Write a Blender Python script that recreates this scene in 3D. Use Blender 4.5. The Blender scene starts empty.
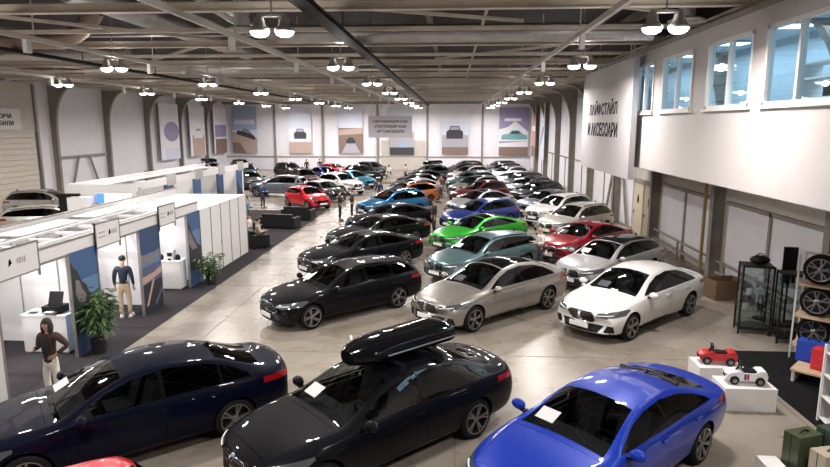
import bpy, bmesh, math, random
import numpy as np
from mathutils import Vector, Matrix
from mathutils.bvhtree import BVHTree
PI = math.pi
random.seed(7)
SC = bpy.context.scene
COL = SC.collection

# ------------------------------------------------------------------ materials
def _new(name):
    m = bpy.data.materials.new(name); m.use_nodes = True
    nt = m.node_tree
    return m, nt, nt.nodes['Principled BSDF']

def mat(name, col, rough=.5, metal=0., coat=0., emit=None, es=0., var=0., vscale=6., bump=0., bscale=40., spec=None):
    """plain principled material with an optional procedural colour variation and bump"""
    m, nt, b = _new(name)
    b.inputs['Base Color'].default_value = (*col, 1)
    b.inputs['Roughness'].default_value = rough
    b.inputs['Metallic'].default_value = metal
    if coat:
        b.inputs['Coat Weight'].default_value = coat; b.inputs['Coat Roughness'].default_value = .04
    if spec is not None: b.inputs['Specular IOR Level'].default_value = spec
    if emit:
        b.inputs['Emission Color'].default_value = (*emit, 1); b.inputs['Emission Strength'].default_value = es
    if var or bump:
        tc = nt.nodes.new('ShaderNodeTexCoord')
        n = nt.nodes.new('ShaderNodeTexNoise'); n.inputs['Scale'].default_value = vscale; n.inputs['Detail'].default_value = 4
        nt.links.new(tc.outputs['Object'], n.inputs['Vector'])
        if var:
            r = nt.nodes.new('ShaderNodeValToRGB')
            r.color_ramp.elements[0].position = .3; r.color_ramp.elements[1].position = .7
            r.color_ramp.elements[0].color = (*[c * (1 - var) for c in col], 1)
            r.color_ramp.elements[1].color = (*[min(1, c * (1 + var)) for c in col], 1)
            nt.links.new(n.outputs['Fac'], r.inputs['Fac']); nt.links.new(r.outputs['Color'], b.inputs['Base Color'])
        if bump:
            n2 = nt.nodes.new('ShaderNodeTexNoise'); n2.inputs['Scale'].default_value = bscale
            nt.links.new(tc.outputs['Object'], n2.inputs['Vector'])
            bp = nt.nodes.new('ShaderNodeBump'); bp.inputs['Strength'].default_value = bump
            nt.links.new(n2.outputs['Fac'], bp.inputs['Height']); nt.links.new(bp.outputs['Normal'], b.inputs['Normal'])
    return m

def paint(name, col, metal=.25, rough=.28):
    """car paint: flaked base under a clear coat"""
    m, nt, b = _new(name); coatw = 1.
    tc = nt.nodes.new('ShaderNodeTexCoord'); n = nt.nodes.new('ShaderNodeTexNoise')
    n.inputs['Scale'].default_value = 300
    nt.links.new(tc.outputs['Object'], n.inputs['Vector'])
    r = nt.nodes.new('ShaderNodeValToRGB')
    r.color_ramp.elements[0].color = (*[c * .93 for c in col], 1); r.color_ramp.elements[1].color = (*[min(1, c * 1.07) for c in col], 1)
    nt.links.new(n.outputs['Fac'], r.inputs['Fac']); nt.links.new(r.outputs['Color'], b.inputs['Base Color'])
    b.inputs['Metallic'].default_value = metal; b.inputs['Roughness'].default_value = rough
    b.inputs['Specular IOR Level'].default_value = .2
    if max(col) < .1: b.inputs['Specular IOR Level'].default_value = .05; b.inputs['Roughness'].default_value = .5; b.inputs['Metallic'].default_value = 0; b.inputs['Coat IOR'].default_value = 1.32; coatw = .62
    b.inputs['Coat Weight'].default_value = coatw; b.inputs['Coat Roughness'].default_value = .03
    return m

def glass(name, tint, fac=.55, rough=.02):
    m, nt, b = _new(name)
    out = nt.nodes['Material Output']
    t = nt.nodes.new('ShaderNodeBsdfTransparent'); t.inputs['Color'].default_value = (*tint, 1)
    g = nt.nodes.new('ShaderNodeBsdfGlossy'); g.inputs['Roughness'].default_value = rough
    lw = nt.nodes.new('ShaderNodeLayerWeight'); lw.inputs['Blend'].default_value = .5
    pw = nt.nodes.new('ShaderNodeMath'); pw.operation = 'POWER'; pw.inputs[1].default_value = 4.5
    fr = nt.nodes.new('ShaderNodeMath'); fr.operation = 'MULTIPLY_ADD'; fr.inputs[1].default_value = .95; fr.inputs[2].default_value = .045
    nt.links.new(lw.outputs['Facing'], pw.inputs[0]); nt.links.new(pw.outputs[0], fr.inputs[0])
    mx = nt.nodes.new('ShaderNodeMixShader')
    nt.links.new(fr.outputs[0], mx.inputs['Fac'])
    nt.links.new(t.outputs['BSDF'], mx.inputs[1]); nt.links.new(g.outputs['BSDF'], mx.inputs[2])
    nt.links.new(mx.outputs['Shader'], out.inputs['Surface'])
    nt.nodes.remove(b)
    return m

# ------------------------------------------------------------------ mesh helpers
class MB:
    def __init__(s): s.bm = bmesh.new(); s.mi = 0
    def _f(s, vs):
        try:
            f = s.bm.faces.new(vs); f.material_index = s.mi; return f
        except ValueError: return None
    def box(s, c, d, rz=0., M=None, taper=None):
        hx, hy, hz = d[0] / 2, d[1] / 2, d[2] / 2
        R = M if M is not None else Matrix.Rotation(rz, 3, 'Z')
        vs = []
        for z in (-hz, hz):
            k = 1. if (taper is None or z < 0) else taper
            for x, y in ((-hx, -hy), (hx, -hy), (hx, hy), (-hx, hy)):
                vs.append(s.bm.verts.new(Vector(c) + R @ Vector((x * k, y * k, z))))
        for q in ((3, 2, 1, 0), (4, 5, 6, 7), (0, 1, 5, 4), (1, 2, 6, 5), (2, 3, 7, 6), (3, 0, 4, 7)): s._f([vs[i] for i in q])
        return s
    def b(s, x0, x1, y0, y1, z0, z1):
        return s.box(((x0 + x1) / 2, (y0 + y1) / 2, (z0 + z1) / 2), (abs(x1 - x0), abs(y1 - y0), abs(z1 - z0)))
    def bar(s, p0, p1, w, h, up=(0, 0, 1)):
        p0, p1 = Vector(p0), Vector(p1); d = p1 - p0; L = d.length; d.normalize()
        u = Vector(up)
        if abs(d.dot(u)) > .98: u = Vector((0, 1, 0))
        a = d.cross(u).normalized(); u = a.cross(d)
        M = Matrix((d, a, u)).transposed()
        return s.box((p0 + p1) / 2, (L, w, h), M=M)
    def tube(s, pts, r, seg=8, closed=False, cap=True):
        pts = [Vector(p) for p in pts]; n = len(pts)
        rs = r if isinstance(r, (list, tuple)) else [r] * n
        rings = []; prev = None
        for i, p in enumerate(pts):
            if closed: t = pts[(i + 1) % n] - pts[i - 1]
            else: t = pts[min(i + 1, n - 1)] - pts[max(i - 1, 0)]
            if t.length < 1e-9: t = Vector((0, 0, 1))
            t.normalize()
            if prev is None:
                u = Vector((0, 0, 1)) if abs(t.z) < .9 else Vector((1, 0, 0))
                a = t.cross(u).normalized()
            else:
                a = prev - t * prev.dot(t)
                a = a.normalized() if a.length > 1e-6 else t.orthogonal().normalized()
            prev = a; b2 = t.cross(a)
            rings.append([s.bm.verts.new(p + (a * math.cos(k * 2 * PI / seg) + b2 * math.sin(k * 2 * PI / seg)) * rs[i]) for k in range(seg)])
        for i in range(n if closed else n - 1):
            A, B = rings[i], rings[(i + 1) % n]
            for k in range(seg): s._f([A[k], A[(k + 1) % seg], B[(k + 1) % seg], B[k]])
        if cap and not closed: s._f(rings[0][::-1]); s._f(rings[-1])
        return s
    def cyl(s, p0, p1, r, seg=16, r2=None): return s.tube([p0, p1], [r, r if r2 is None else r2], seg)
    def lathe(s, prof, c=(0, 0, 0), axis='Z', seg=24, closed=False):
        """prof: (radius, height) list turned about an axis through c"""
        rings = []
        for (r, h) in prof:
            ring = []
            for k in range(seg):
                a = 2 * PI * k / seg
                p = {'Z': (r * math.cos(a), r * math.sin(a), h), 'Y': (r * math.cos(a), h, -r * math.sin(a)), 'X': (h, r * math.cos(a), r * math.sin(a))}[axis]
                ring.append(s.bm.verts.new(Vector(c) + Vector(p)))
            rings.append(ring)
        m = len(rings)
        for i in range(m if closed else m - 1):
            A, B = rings[i], rings[(i + 1) % m]
            for k in range(seg): s._f([A[k], A[(k + 1) % seg], B[(k + 1) % seg], B[k]])
        if not closed: s._f(rings[0][::-1]); s._f(rings[-1])
        return s
    def ell(s, c, r, seg=14, rings=9, M=None):
        c = Vector(c); R = M or Matrix.Identity(3); rows = []
        for i in range(1, rings):
            t = PI * i / rings
            rows.append([s.bm.verts.new(c + R @ Vector((r[0] * math.sin(t) * math.cos(2 * PI * k / seg), r[1] * math.sin(t) * math.sin(2 * PI * k / seg), r[2] * math.cos(t)))) for k in range(seg)])
        top = s.bm.verts.new(c + R @ Vector((0, 0, r[2]))); bot = s.bm.verts.new(c - R @ Vector((0, 0, r[2])))
        for k in range(seg):
            s._f([top, rows[0][k], rows[0][(k + 1) % seg]]); s._f([bot, rows[-1][(k + 1) % seg], rows[-1][k]])
            for i in range(len(rows) - 1): s._f([rows[i][k], rows[i + 1][k], rows[i + 1][(k + 1) % seg], rows[i][(k + 1) % seg]])
        return s
    def prism(s, poly, origin, u, v, depth):
        """polygon (list of 2D) in the plane origin+u*a+v*b, extruded by the vector depth"""
        o, u, v, d = Vector(origin), Vector(u), Vector(v), Vector(depth)
        A = [s.bm.verts.new(o + u * a + v * b) for a, b in poly]; B = [s.bm.verts.new(w.co + d) for w in A]
        n = len(A); s._f(A[::-1]); s._f(B)
        for i in range(n): s._f([A[i], A[(i + 1) % n], B[(i + 1) % n], B[i]])
        return s
    def quad(s, *ps):
        s._f([s.bm.verts.new(p) for p in ps]); return s
    def build(s, name, m, parent=None, smooth=False, bevel=0., loc=None):
        if bevel:
            es = [e for e in s.bm.edges if len(e.link_faces) == 2 and e.calc_face_angle(0) > .6]
            bmesh.ops.bevel(s.bm, geom=es, offset=bevel, segments=2, affect='EDGES', clamp_overlap=True)
        bmesh.ops.recalc_face_normals(s.bm, faces=s.bm.faces[:])
        me = bpy.data.meshes.new(name); s.bm.to_mesh(me); s.bm.free()
        for mm in (m if isinstance(m, (list, tuple)) else [m]): me.materials.append(mm)
        if smooth:
            me.polygons.foreach_set('use_smooth', [True] * len(me.polygons))
            if smooth != 'full': me.set_sharp_from_angle(angle=math.radians(42))
        o = bpy.data.objects.new(name, me); COL.objects.link(o)
        if parent: o.parent = parent
        if loc is not None: o.location = loc
        return o

def tag(o, label=None, cat=None, group=None, kind=None):
    if label: o['label'] = label
    if cat: o['category'] = cat
    if group: o['group'] = group
    if kind: o['kind'] = kind
    return o
def struct(o): o['kind'] = 'structure'; return o
def thing(name, label, cat, loc=(0, 0, 0), rz=0., group=None):
    o = bpy.data.objects.new(name, None); COL.objects.link(o); o.empty_display_size = .2
    o.location = loc; o.rotation_euler = (0, 0, rz)
    return tag(o, label, cat, group)
def dup(root, loc, rz=0., label=None, group=None, cat=None):
    r = root.copy(); COL.objects.link(r); r.location = loc; r.rotation_euler = (0, 0, rz)
    tag(r, label, cat, group)
    for ch in list(root.children):
        c = ch.copy(); COL.objects.link(c); c.parent = r
        for g in list(ch.children):
            d = g.copy(); COL.objects.link(d); d.parent = c
    return r
def pchip(xs, ys, q):
    """monotone cubic interpolation"""
    xs, ys = np.array(xs, float), np.array(ys, float)
    o = np.argsort(xs); xs, ys = xs[o], ys[o]
    h = np.diff(xs); d = np.diff(ys) / h; m = np.zeros(len(xs))
    m[0], m[-1] = d[0], d[-1]
    for i in range(1, len(xs) - 1):
        if d[i - 1] * d[i] > 0:
            w1, w2 = 2 * h[i] + h[i - 1], h[i] + 2 * h[i - 1]
            m[i] = (w1 + w2) / (w1 / d[i - 1] + w2 / d[i])
    q = np.clip(np.asarray(q, float), xs[0], xs[-1])
    i = np.clip(np.searchsorted(xs, q) - 1, 0, len(xs) - 2)
    t = (q - xs[i]) / h[i]
    return ((2 * t**3 - 3 * t**2 + 1) * ys[i] + (t**3 - 2 * t**2 + t) * h[i] * m[i] + (-2 * t**3 + 3 * t**2) * ys[i + 1] + (t**3 - t**2) * h[i] * m[i + 1])
# ------------------------------------------------------------------ cars
M_DARK = mat('black_plastic', (.008, .008, .009), .45, spec=.2)
M_INT = mat('dark_cabin_trim', (.022, .021, .022), .7, var=.2, vscale=9)
M_SEAT = mat('cabin_leather', (.045, .042, .042), .55, var=.15)
M_TYRE = mat('tyre_rubber', (.010, .010, .010), .75, bump=.1, spec=.15)
M_RIM = mat('machined_alloy', (.34, .33, .33), .3, .9)
M_RIMD = mat('gunmetal_alloy', (.045, .045, .05), .35, .7)
M_CHROME = mat('chrome', (.75, .75, .76), .12, 1.)
M_WIN = glass('tinted_car_glass', (.40, .42, .43))
M_WINB = glass('privacy_car_glass', (.06, .062, .065))
M_LAMP = mat('headlamp_glass', (.10, .11, .12), .08, .3, coat=1)
M_DRL = mat('daytime_strip', (.85, .87, .9), .2)
M_TAIL = mat('red_tail_lamp', (.26, .005, .008), .12, coat=.6)
M_PLATE = mat('number_plate_white', (.8, .8, .79), .4)
M_PAPER = mat('white_paper', (.62, .62, .62), .6)
M_BLACKGLOSS = mat('gloss_black_roof', (.005, .005, .006), .06, spec=.3)
M_BADGE = mat('badge_blue_white', (.3, .42, .62), .3, .2)
paint_black = paint('black_paint', (.004, .004, .0055), 0)

# side-view curves for every body type; x runs to the front, wheels sit at +-wb/2
def body_curves(kind):
    c = dict(wb=3.0, xf=1.50, xr=-1.50, nose=2.38, tail=-2.66, zl=.20, wr=.345, W=.945, bf=.29, br=.24, track=.80)
    top_front = [(2.38, .72), (2.33, .80), (2.2, .855), (1.85, .935), (1.4, .995), (1.12, 1.015)]
    rail_front = [(2.38, .68), (2.33, .75), (2.2, .81), (1.85, .895), (1.4, .958), (1.02, .985)]
    belt = [(2.38, .63), (2.30, .70), (2.15, .76), (1.8, .835), (1.4, .89), (.95, .93), (0, .955), (-1.0, .98), (-1.8, 1.0), (-2.4, .975), (-2.66, .86)]
    railyf = [(2.38, .58), (2.1, .63), (1.6, .70), (1.02, .755)]
    if kind in ('sedan', 'wagon', 'coupe'):
        top = top_front + [(.9, 1.115), (.5, 1.31), (.12, 1.435), (-.45, 1.505)]
        rail = rail_front + [(.8, 1.07), (.4, 1.265), (0., 1.385), (-.5, 1.432)]
        raily = railyf + [(.8, .725), (.4, .645), (0., .595), (-.5, .58)]
        if kind == 'sedan':
            top += [(-1.15, 1.455), (-1.5, 1.375), (-1.95, 1.20), (-2.2, 1.115), (-2.5, 1.085), (-2.6, 1.05), (-2.66, .93)]
            rail += [(-1.1, 1.38), (-1.5, 1.27), (-1.95, 1.105), (-2.2, 1.05), (-2.5, 1.03), (-2.6, .99), (-2.66, .9)]
            raily += [(-1.1, .585), (-1.5, .61), (-1.95, .68), (-2.2, .71), (-2.66, .66)]
            win = dict(side=[(.86, .99), (.40, 1.215), (0., 1.335), (-.5, 1.385), (-1.08, 1.335), (-1.5, 1.215), (-1.78, 1.075), (-1.80, 1.02)], pil=[(-.40, .07), (-1.32, .04)],
                       ws=(1.075, .70, .14, .545), rw=(-1.32, .53, -2.06, .63), roof=(.08, -1.24, .53), dr=[.98, -.40, -1.36])
        elif kind == 'wagon':
            top += [(-1.2, 1.485), (-1.8, 1.43), (-2.15, 1.375), (-2.35, 1.25), (-2.52, 1.08), (-2.62, .98), (-2.66, .9)]
            rail += [(-1.2, 1.41), (-1.8, 1.345), (-2.12, 1.285), (-2.32, 1.17), (-2.5, 1.04), (-2.62, .95), (-2.66, .87)]
            raily += [(-1.2, .575), (-1.8, .575), (-2.15, .58), (-2.5, .65), (-2.66, .64)]
            win = dict(side=[(.86, .99), (.40, 1.215), (0., 1.335), (-.5, 1.385), (-1.2, 1.362), (-1.8, 1.298), (-2.06, 1.24), (-2.26, 1.06)], pil=[(-.40, .07), (-1.34, .05)],
                       ws=(1.075, .70, .14, .545), rw=(-2.17, .50, -2.50, .57), roof=(.08, -1.6, .53), dr=[.98, -.40, -1.36])
        else:
            top = top_front + [(.85, 1.115), (.45, 1.285), (.05, 1.385), (-.45, 1.425), (-1.1, 1.355), (-1.5, 1.26), (-1.95, 1.12), (-2.2, 1.06), (-2.48, 1.04), (-2.6, 1.02), (-2.66, .9)]
            rail = rail_front + [(.75, 1.07), (.35, 1.235), (0., 1.315), (-.5, 1.352), (-1.1, 1.285), (-1.5, 1.185), (-1.95, 1.05), (-2.2, 1.01), (-2.5, .99), (-2.6, .97), (-2.66, .87)]
            raily = railyf + [(.75, .72), (.35, .64), (0., .60), (-.5, .58), (-1.1, .585), (-1.5, .61), (-1.95, .67), (-2.66, .66)]
            win = dict(side=[(.84, .985), (.35, 1.19), (0., 1.268), (-.5, 1.305), (-1.05, 1.245), (-1.45, 1.145), (-1.72, 1.045), (-1.74, 1.015)], pil=[(-.42, .07)],
                       ws=(1.07, .70, .12, .55), rw=(-1.22, .53, -2.08, .62), roof=(.06, -1.14, .53), dr=[.98, -.42, -1.40])
    elif kind == 'suv':
        c.update(wb=2.9, xf=1.45, xr=-1.45, nose=2.26, tail=-2.42, zl=.28, wr=.375, W=.955, bf=.30, br=.20)
        top = [(2.26, .86), (2.2, .95), (2.0, 1.03), (1.6, 1.09), (1.2, 1.135), (1.04, 1.15), (.8, 1.27), (.45, 1.47), (.1, 1.60), (-.5, 1.665), (-1.3, 1.645), (-1.85, 1.585), (-2.05, 1.50), (-2.25, 1.25), (-2.36, 1.08), (-2.42, .95)]
        rail = [(2.26, .8), (2.2, .89), (2.0, .98), (1.6, 1.045), (1.2, 1.095), (.98, 1.115), (.75, 1.21), (.4, 1.41), (0., 1.535), (-.5, 1.585), (-1.3, 1.565), (-1.82, 1.50), (-2.02, 1.40), (-2.22, 1.18), (-2.36, 1.03), (-2.42, .92)]
        belt = [(2.26, .74), (2.16, .82), (2.0, .88), (1.6, .955), (1.2, 1.0), (.9, 1.035), (0, 1.06), (-1.0, 1.085), (-1.8, 1.11), (-2.2, 1.07), (-2.42, .88)]
        raily = [(2.26, .6), (1.9, .67), (.98, .765), (.75, .74), (.4, .665), (0., .61), (-.5, .60), (-1.3, .595), (-1.85, .60), (-2.2, .68), (-2.42, .68)]
        win = dict(side=[(.82, 1.10), (.38, 1.355), (0., 1.48), (-.5, 1.535), (-1.3, 1.515), (-1.76, 1.44), (-2.0, 1.24), (-2.04, 1.13)], pil=[(-.38, .07), (-1.26, .05)],
                   ws=(1.0, .71, .14, .56), rw=(-2.06, .52, -2.30, .60), roof=(.06, -1.5, .55), dr=[.94, -.38, -1.32])
    else:  # small three-door hatch
        c.update(wb=2.5, xf=1.25, xr=-1.25, nose=1.95, tail=-1.88, zl=.19, wr=.31, W=.865, bf=.30, br=.24, track=.735)
        top = [(1.95, .68), (1.9, .80), (1.75, .89), (1.45, .95), (1.1, .99), (.92, 1.01), (.72, 1.15), (.45, 1.31), (.2, 1.39), (-.4, 1.425), (-1.0, 1.40), (-1.45, 1.35), (-1.6, 1.24), (-1.75, 1.02), (-1.84, .92), (-1.88, .82)]
        rail = [(1.95, .62), (1.9, .72), (1.75, .82), (1.45, .90), (1.1, .955), (.85, .98), (.65, 1.10), (.4, 1.255), (.1, 1.325), (-.4, 1.355), (-1.0, 1.335), (-1.42, 1.28), (-1.57, 1.16), (-1.72, .98), (-1.84, .88), (-1.88, .8)]
        belt = [(1.95, .58), (1.85, .68), (1.7, .75), (1.4, .83), (1.1, .875), (.8, .91), (0, .935), (-1.0, .955), (-1.5, .95), (-1.75, .9), (-1.88, .76)]
        raily = [(1.95, .5), (1.6, .57), (.85, .70), (.65, .68), (.4, .625), (.1, .59), (-.4, .58), (-1.0, .58), (-1.45, .58), (-1.75, .64), (-1.88, .6)]
        win = dict(side=[(.70, .965), (.34, 1.205), (.1, 1.28), (-.4, 1.31), (-1.0, 1.29), (-1.32, 1.225), (-1.46, 1.08), (-1.48, .99)], pil=[(-.42, .06)],
                   ws=(.885, .64, .2, .54), rw=(-1.50, .5, -1.72, .56), roof=(.12, -1.3, .54), dr=[.80, -.50])
    c.update(top=top, rail=rail, raily=raily, belt=belt, win=win, kind=kind)
    return c

def car_skin(c):
    """closed body surface lofted from cross sections along the car"""
    N, T, W = c['nose'], c['tail'], c['W']
    xs = sorted(set([N, N - .03, N - .08, N - .16, N - .28] + list(np.linspace(N - .42, T + .36, 34)) + [T, T + .03, T + .08, T + .15, T + .25]), reverse=True)
    xs = np.array(xs)
    f = lambda k: pchip(*zip(*c[k]), xs)
    top, rail, ry, belt = f('top'), f('rail'), f('raily'), f('belt')
    s = W / .945
    wm = s * pchip([N, N - .1, N - .35, c['xf'] + .1, c['xf'] - .2, .5, -.6, c['xr'] + .4, c['xr'], T + .5, T + .1, T], [.80, .845, .90, .945, .94, .925, .925, .935, .95, .915, .87, .83], xs)
    ws = s * pchip([N, N - .1, N - .35, c['xf'], .9, 0, -1.2, c['xr'], T + .5, T + .1, T], [.70, .745, .80, .865, .885, .885, .885, .885, .855, .80, .76], xs)
    zl = c['zl'] + pchip([N, N - .3, c['xf'] - .6, 0, c['xr'] + .6, T + .3, T], [.05, .0, 0, 0, 0, .04, .14], xs)
    bow = c['bf'] * np.clip((xs - (N - 1.1)) / 1.1, 0, 1) ** 2 + 0 * xs
    bow -= c['br'] * np.clip(((T + .9) - xs) / .9, 0, 1) ** 2
    bm = bmesh.new(); rings = []
    for i, x in enumerate(xs):
        z0, b, tt = zl[i], belt[i], top[i]
        span = b - z0
        r = min(rail[i], tt - .008)
        yy, wsi, wmi = min(ry[i], ws[i] - .02), ws[i], wm[i]
        half = [(0, z0), (.45 * wmi, z0), (wmi - .16, z0), (wmi - .075, z0 + .03), (wmi - .04, z0 + .22 * span), (wmi - .012, z0 + .45 * span), (wmi, z0 + .62 * span),
                (wmi - .012, z0 + .76 * span), (wsi + .30 * (wmi - wsi) + .01, z0 + .92 * span), (wsi, b)]
        for t in (.10, .5, .9): half.append((wsi + (yy - wsi) * t + .018 * math.sin(PI * t), b + (r - b) * t))
        half.append((yy, r)); cr = tt - r
        for t in (.90, .70, .42, .2): half.append((yy * t, r + cr * (1 - t ** 2.1)))
        half.append((0, tt))
        ring = []
        pts = half + [(-y, z) for y, z in half[-2:0:-1]]
        for (y, z) in pts: ring.append(bm.verts.new((x - bow[i] * (abs(y) / W) ** 2.3, y, z)))
        rings.append(ring)
    n = len(rings[0])
    for A, B in zip(rings, rings[1:]):
        for k in range(n): bm.faces.new((A[k], A[(k + 1) % n], B[(k + 1) % n], B[k]))
    for ring, sg in ((rings[0], 1), (rings[-1], -1)):
        cx = sum(v.co.x for v in ring) / n; cz = sum(v.co.z for v in ring) / n
        last = ring
        for sc, dx in ((.94, .022), (.74, .040), (.40, .050)):
            new = [bm.verts.new((v.co.x + sg * dx, v.co.y * sc, cz + (v.co.z - cz) * sc)) for v in ring]
            for k in range(n): bm.faces.new((last[k], last[(k + 1) % n], new[(k + 1) % n], new[k]))
            last = new
        cv = bm.verts.new((sum(v.co.x for v in last) / n + sg * .004, 0, cz))
        for k in range(n): bm.faces.new((last[k], last[(k + 1) % n], cv))
    bmesh.ops.recalc_face_normals(bm, faces=bm.faces[:])
    return bm

def to_obj(bm, name, mats):
    me = bpy.data.meshes.new(name); bm.to_mesh(me); bm.free()
    for m in mats: me.materials.append(m)
    o = bpy.data.objects.new(name, me); COL.objects.link(o); return o
def baked(o):
    dg = bpy.context.evaluated_depsgraph_get(); dg.update()
    me = bpy.data.meshes.new_from_object(o.evaluated_get(dg)); return me
def drop(o):
    me = o.data; bpy.data.objects.remove(o)
    if me.users == 0: bpy.data.meshes.remove(me)

def carve(bm, planes, filt):
    """cut the surface along planes (point, inward normal) and lift out the piece inside them"""
    for co, no in planes:
        F = [f for f in bm.faces if filt(f.calc_center_median(), f.normal)]
        loc = []
        for f in F:
            ok = True
            for c2, n2 in planes:
                if max((v.co - c2).dot(n2) for v in f.verts) < -1e-5: ok = False; break
            if ok: loc.append(f)
        if not loc: return None
        g = set(loc)
        for f in loc: g.update(f.edges); g.update(f.verts)
        bmesh.ops.bisect_plane(bm, geom=list(g), dist=1e-5, plane_co=co, plane_no=no)
    ins = [f for f in bm.faces if filt(f.calc_center_median(), f.normal) and all((f.calc_center_median() - c).dot(n) > -1e-6 for c, n in planes)]
    if not ins: return None
    out = bmesh.new(); vm = {}
    for f in ins:
        vs = []
        for v in f.verts:
            if v not in vm: vm[v] = out.verts.new(v.co)
            vs.append(vm[v])
        try: out.faces.new(vs)
        except ValueError: pass
    out.normal_update()
    bmesh.ops.delete(bm, geom=ins, context='FACES')
    return out
def gap(bm, w=.006):
    """draw the rim of a cut-out panel in by a shut-line gap"""
    if bm is None: return None
    mv = {}
    for v in bm.verts:
        be = [e for e in v.link_edges if len(e.link_faces) == 1]
        if be:
            d = Vector((0, 0, 0))
            for e in be:
                f = e.link_faces[0]; t = (e.verts[1].co - e.verts[0].co).normalized(); n = f.normal.cross(t)
                if n.length < .5: continue
                if (f.calc_center_median() - e.verts[0].co).dot(n) < 0: n = -n
                d += n.normalized()
            if d.length > 1e-6: mv[v] = d.normalized() * w
    for v, d in mv.items(): v.co += d
    return bm

def poly_planes(poly, ax):
    """inward planes of a convex 2D polygon; ax names the two axes, e.g. 'xz'"""
    I = ['xyz'.index(a) for a in ax]
    area = sum(poly[i][0] * poly[(i + 1) % len(poly)][1] - poly[(i + 1) % len(poly)][0] * poly[i][1] for i in range(len(poly)))
    out = []
    for i in range(len(poly)):
        a, b = poly[i], poly[(i + 1) % len(poly)]
        n = (-(b[1] - a[1]), b[0] - a[0])
        if area < 0: n = (-n[0], -n[1])
        co, no = Vector((0, 0, 0)), Vector((0, 0, 0))
        co[I[0]], co[I[1]] = a; no[I[0]], no[I[1]] = n; no.normalize()
        out.append((co, no))
    return out

def make_wheel(c, style):
    R, wd = c['wr'], .24
    tyre = MB(); r0 = R * .74
    tyre.lathe([(r0, -wd / 2 + .015), (r0 + .02, -wd / 2), (R - .035, -wd / 2 + .004), (R - .008, -wd / 2 + .03), (R, -wd / 4), (R, wd / 4), (R - .008, wd / 2 - .03), (R - .035, wd / 2 - .004), (r0 + .02, wd / 2), (r0, wd / 2 - .015)], axis='Y', seg=40, closed=True)
    rim = MB(); ro = r0 + .002
    rim.mi = 1
    rim.lathe([(ro, -wd / 2 + .02), (ro, wd / 2 - .01), (ro - .02, wd / 2 - .015), (ro - .025, .0), (.05, -.02), (.05, -.05), (ro - .03, -.06)], axis='Y', seg=32, closed=True)
    rim.mi = 0
    rim.lathe([(ro + .004, wd / 2 - .012), (ro + .004, wd / 2 + .002), (ro - .016, wd / 2 - .002), (ro - .018, wd / 2 - .016)], axis='Y', seg=40, closed=True)
    rim.lathe([(.001, .0), (.07, .0), (.065, wd / 2 - .03), (.03, wd / 2 - .015), (.001, wd / 2 - .015)], axis='Y', seg=16)
    n, split = style
    for k in range(n):
        a = 2 * PI * k / n
        for off in ((-split, split) if split else (0,)):
            p0 = Vector((math.cos(a) * .05, wd / 2 - .035, math.sin(a) * .05))
            p1 = Vector((math.cos(a + off) * (ro - .008), wd / 2 - .012, math.sin(a + off) * (ro - .008)))
            rim.bar(p0, p1, .03 if split else .045, .03, up=(0, 1, 0))
    return tyre, rim

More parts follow.
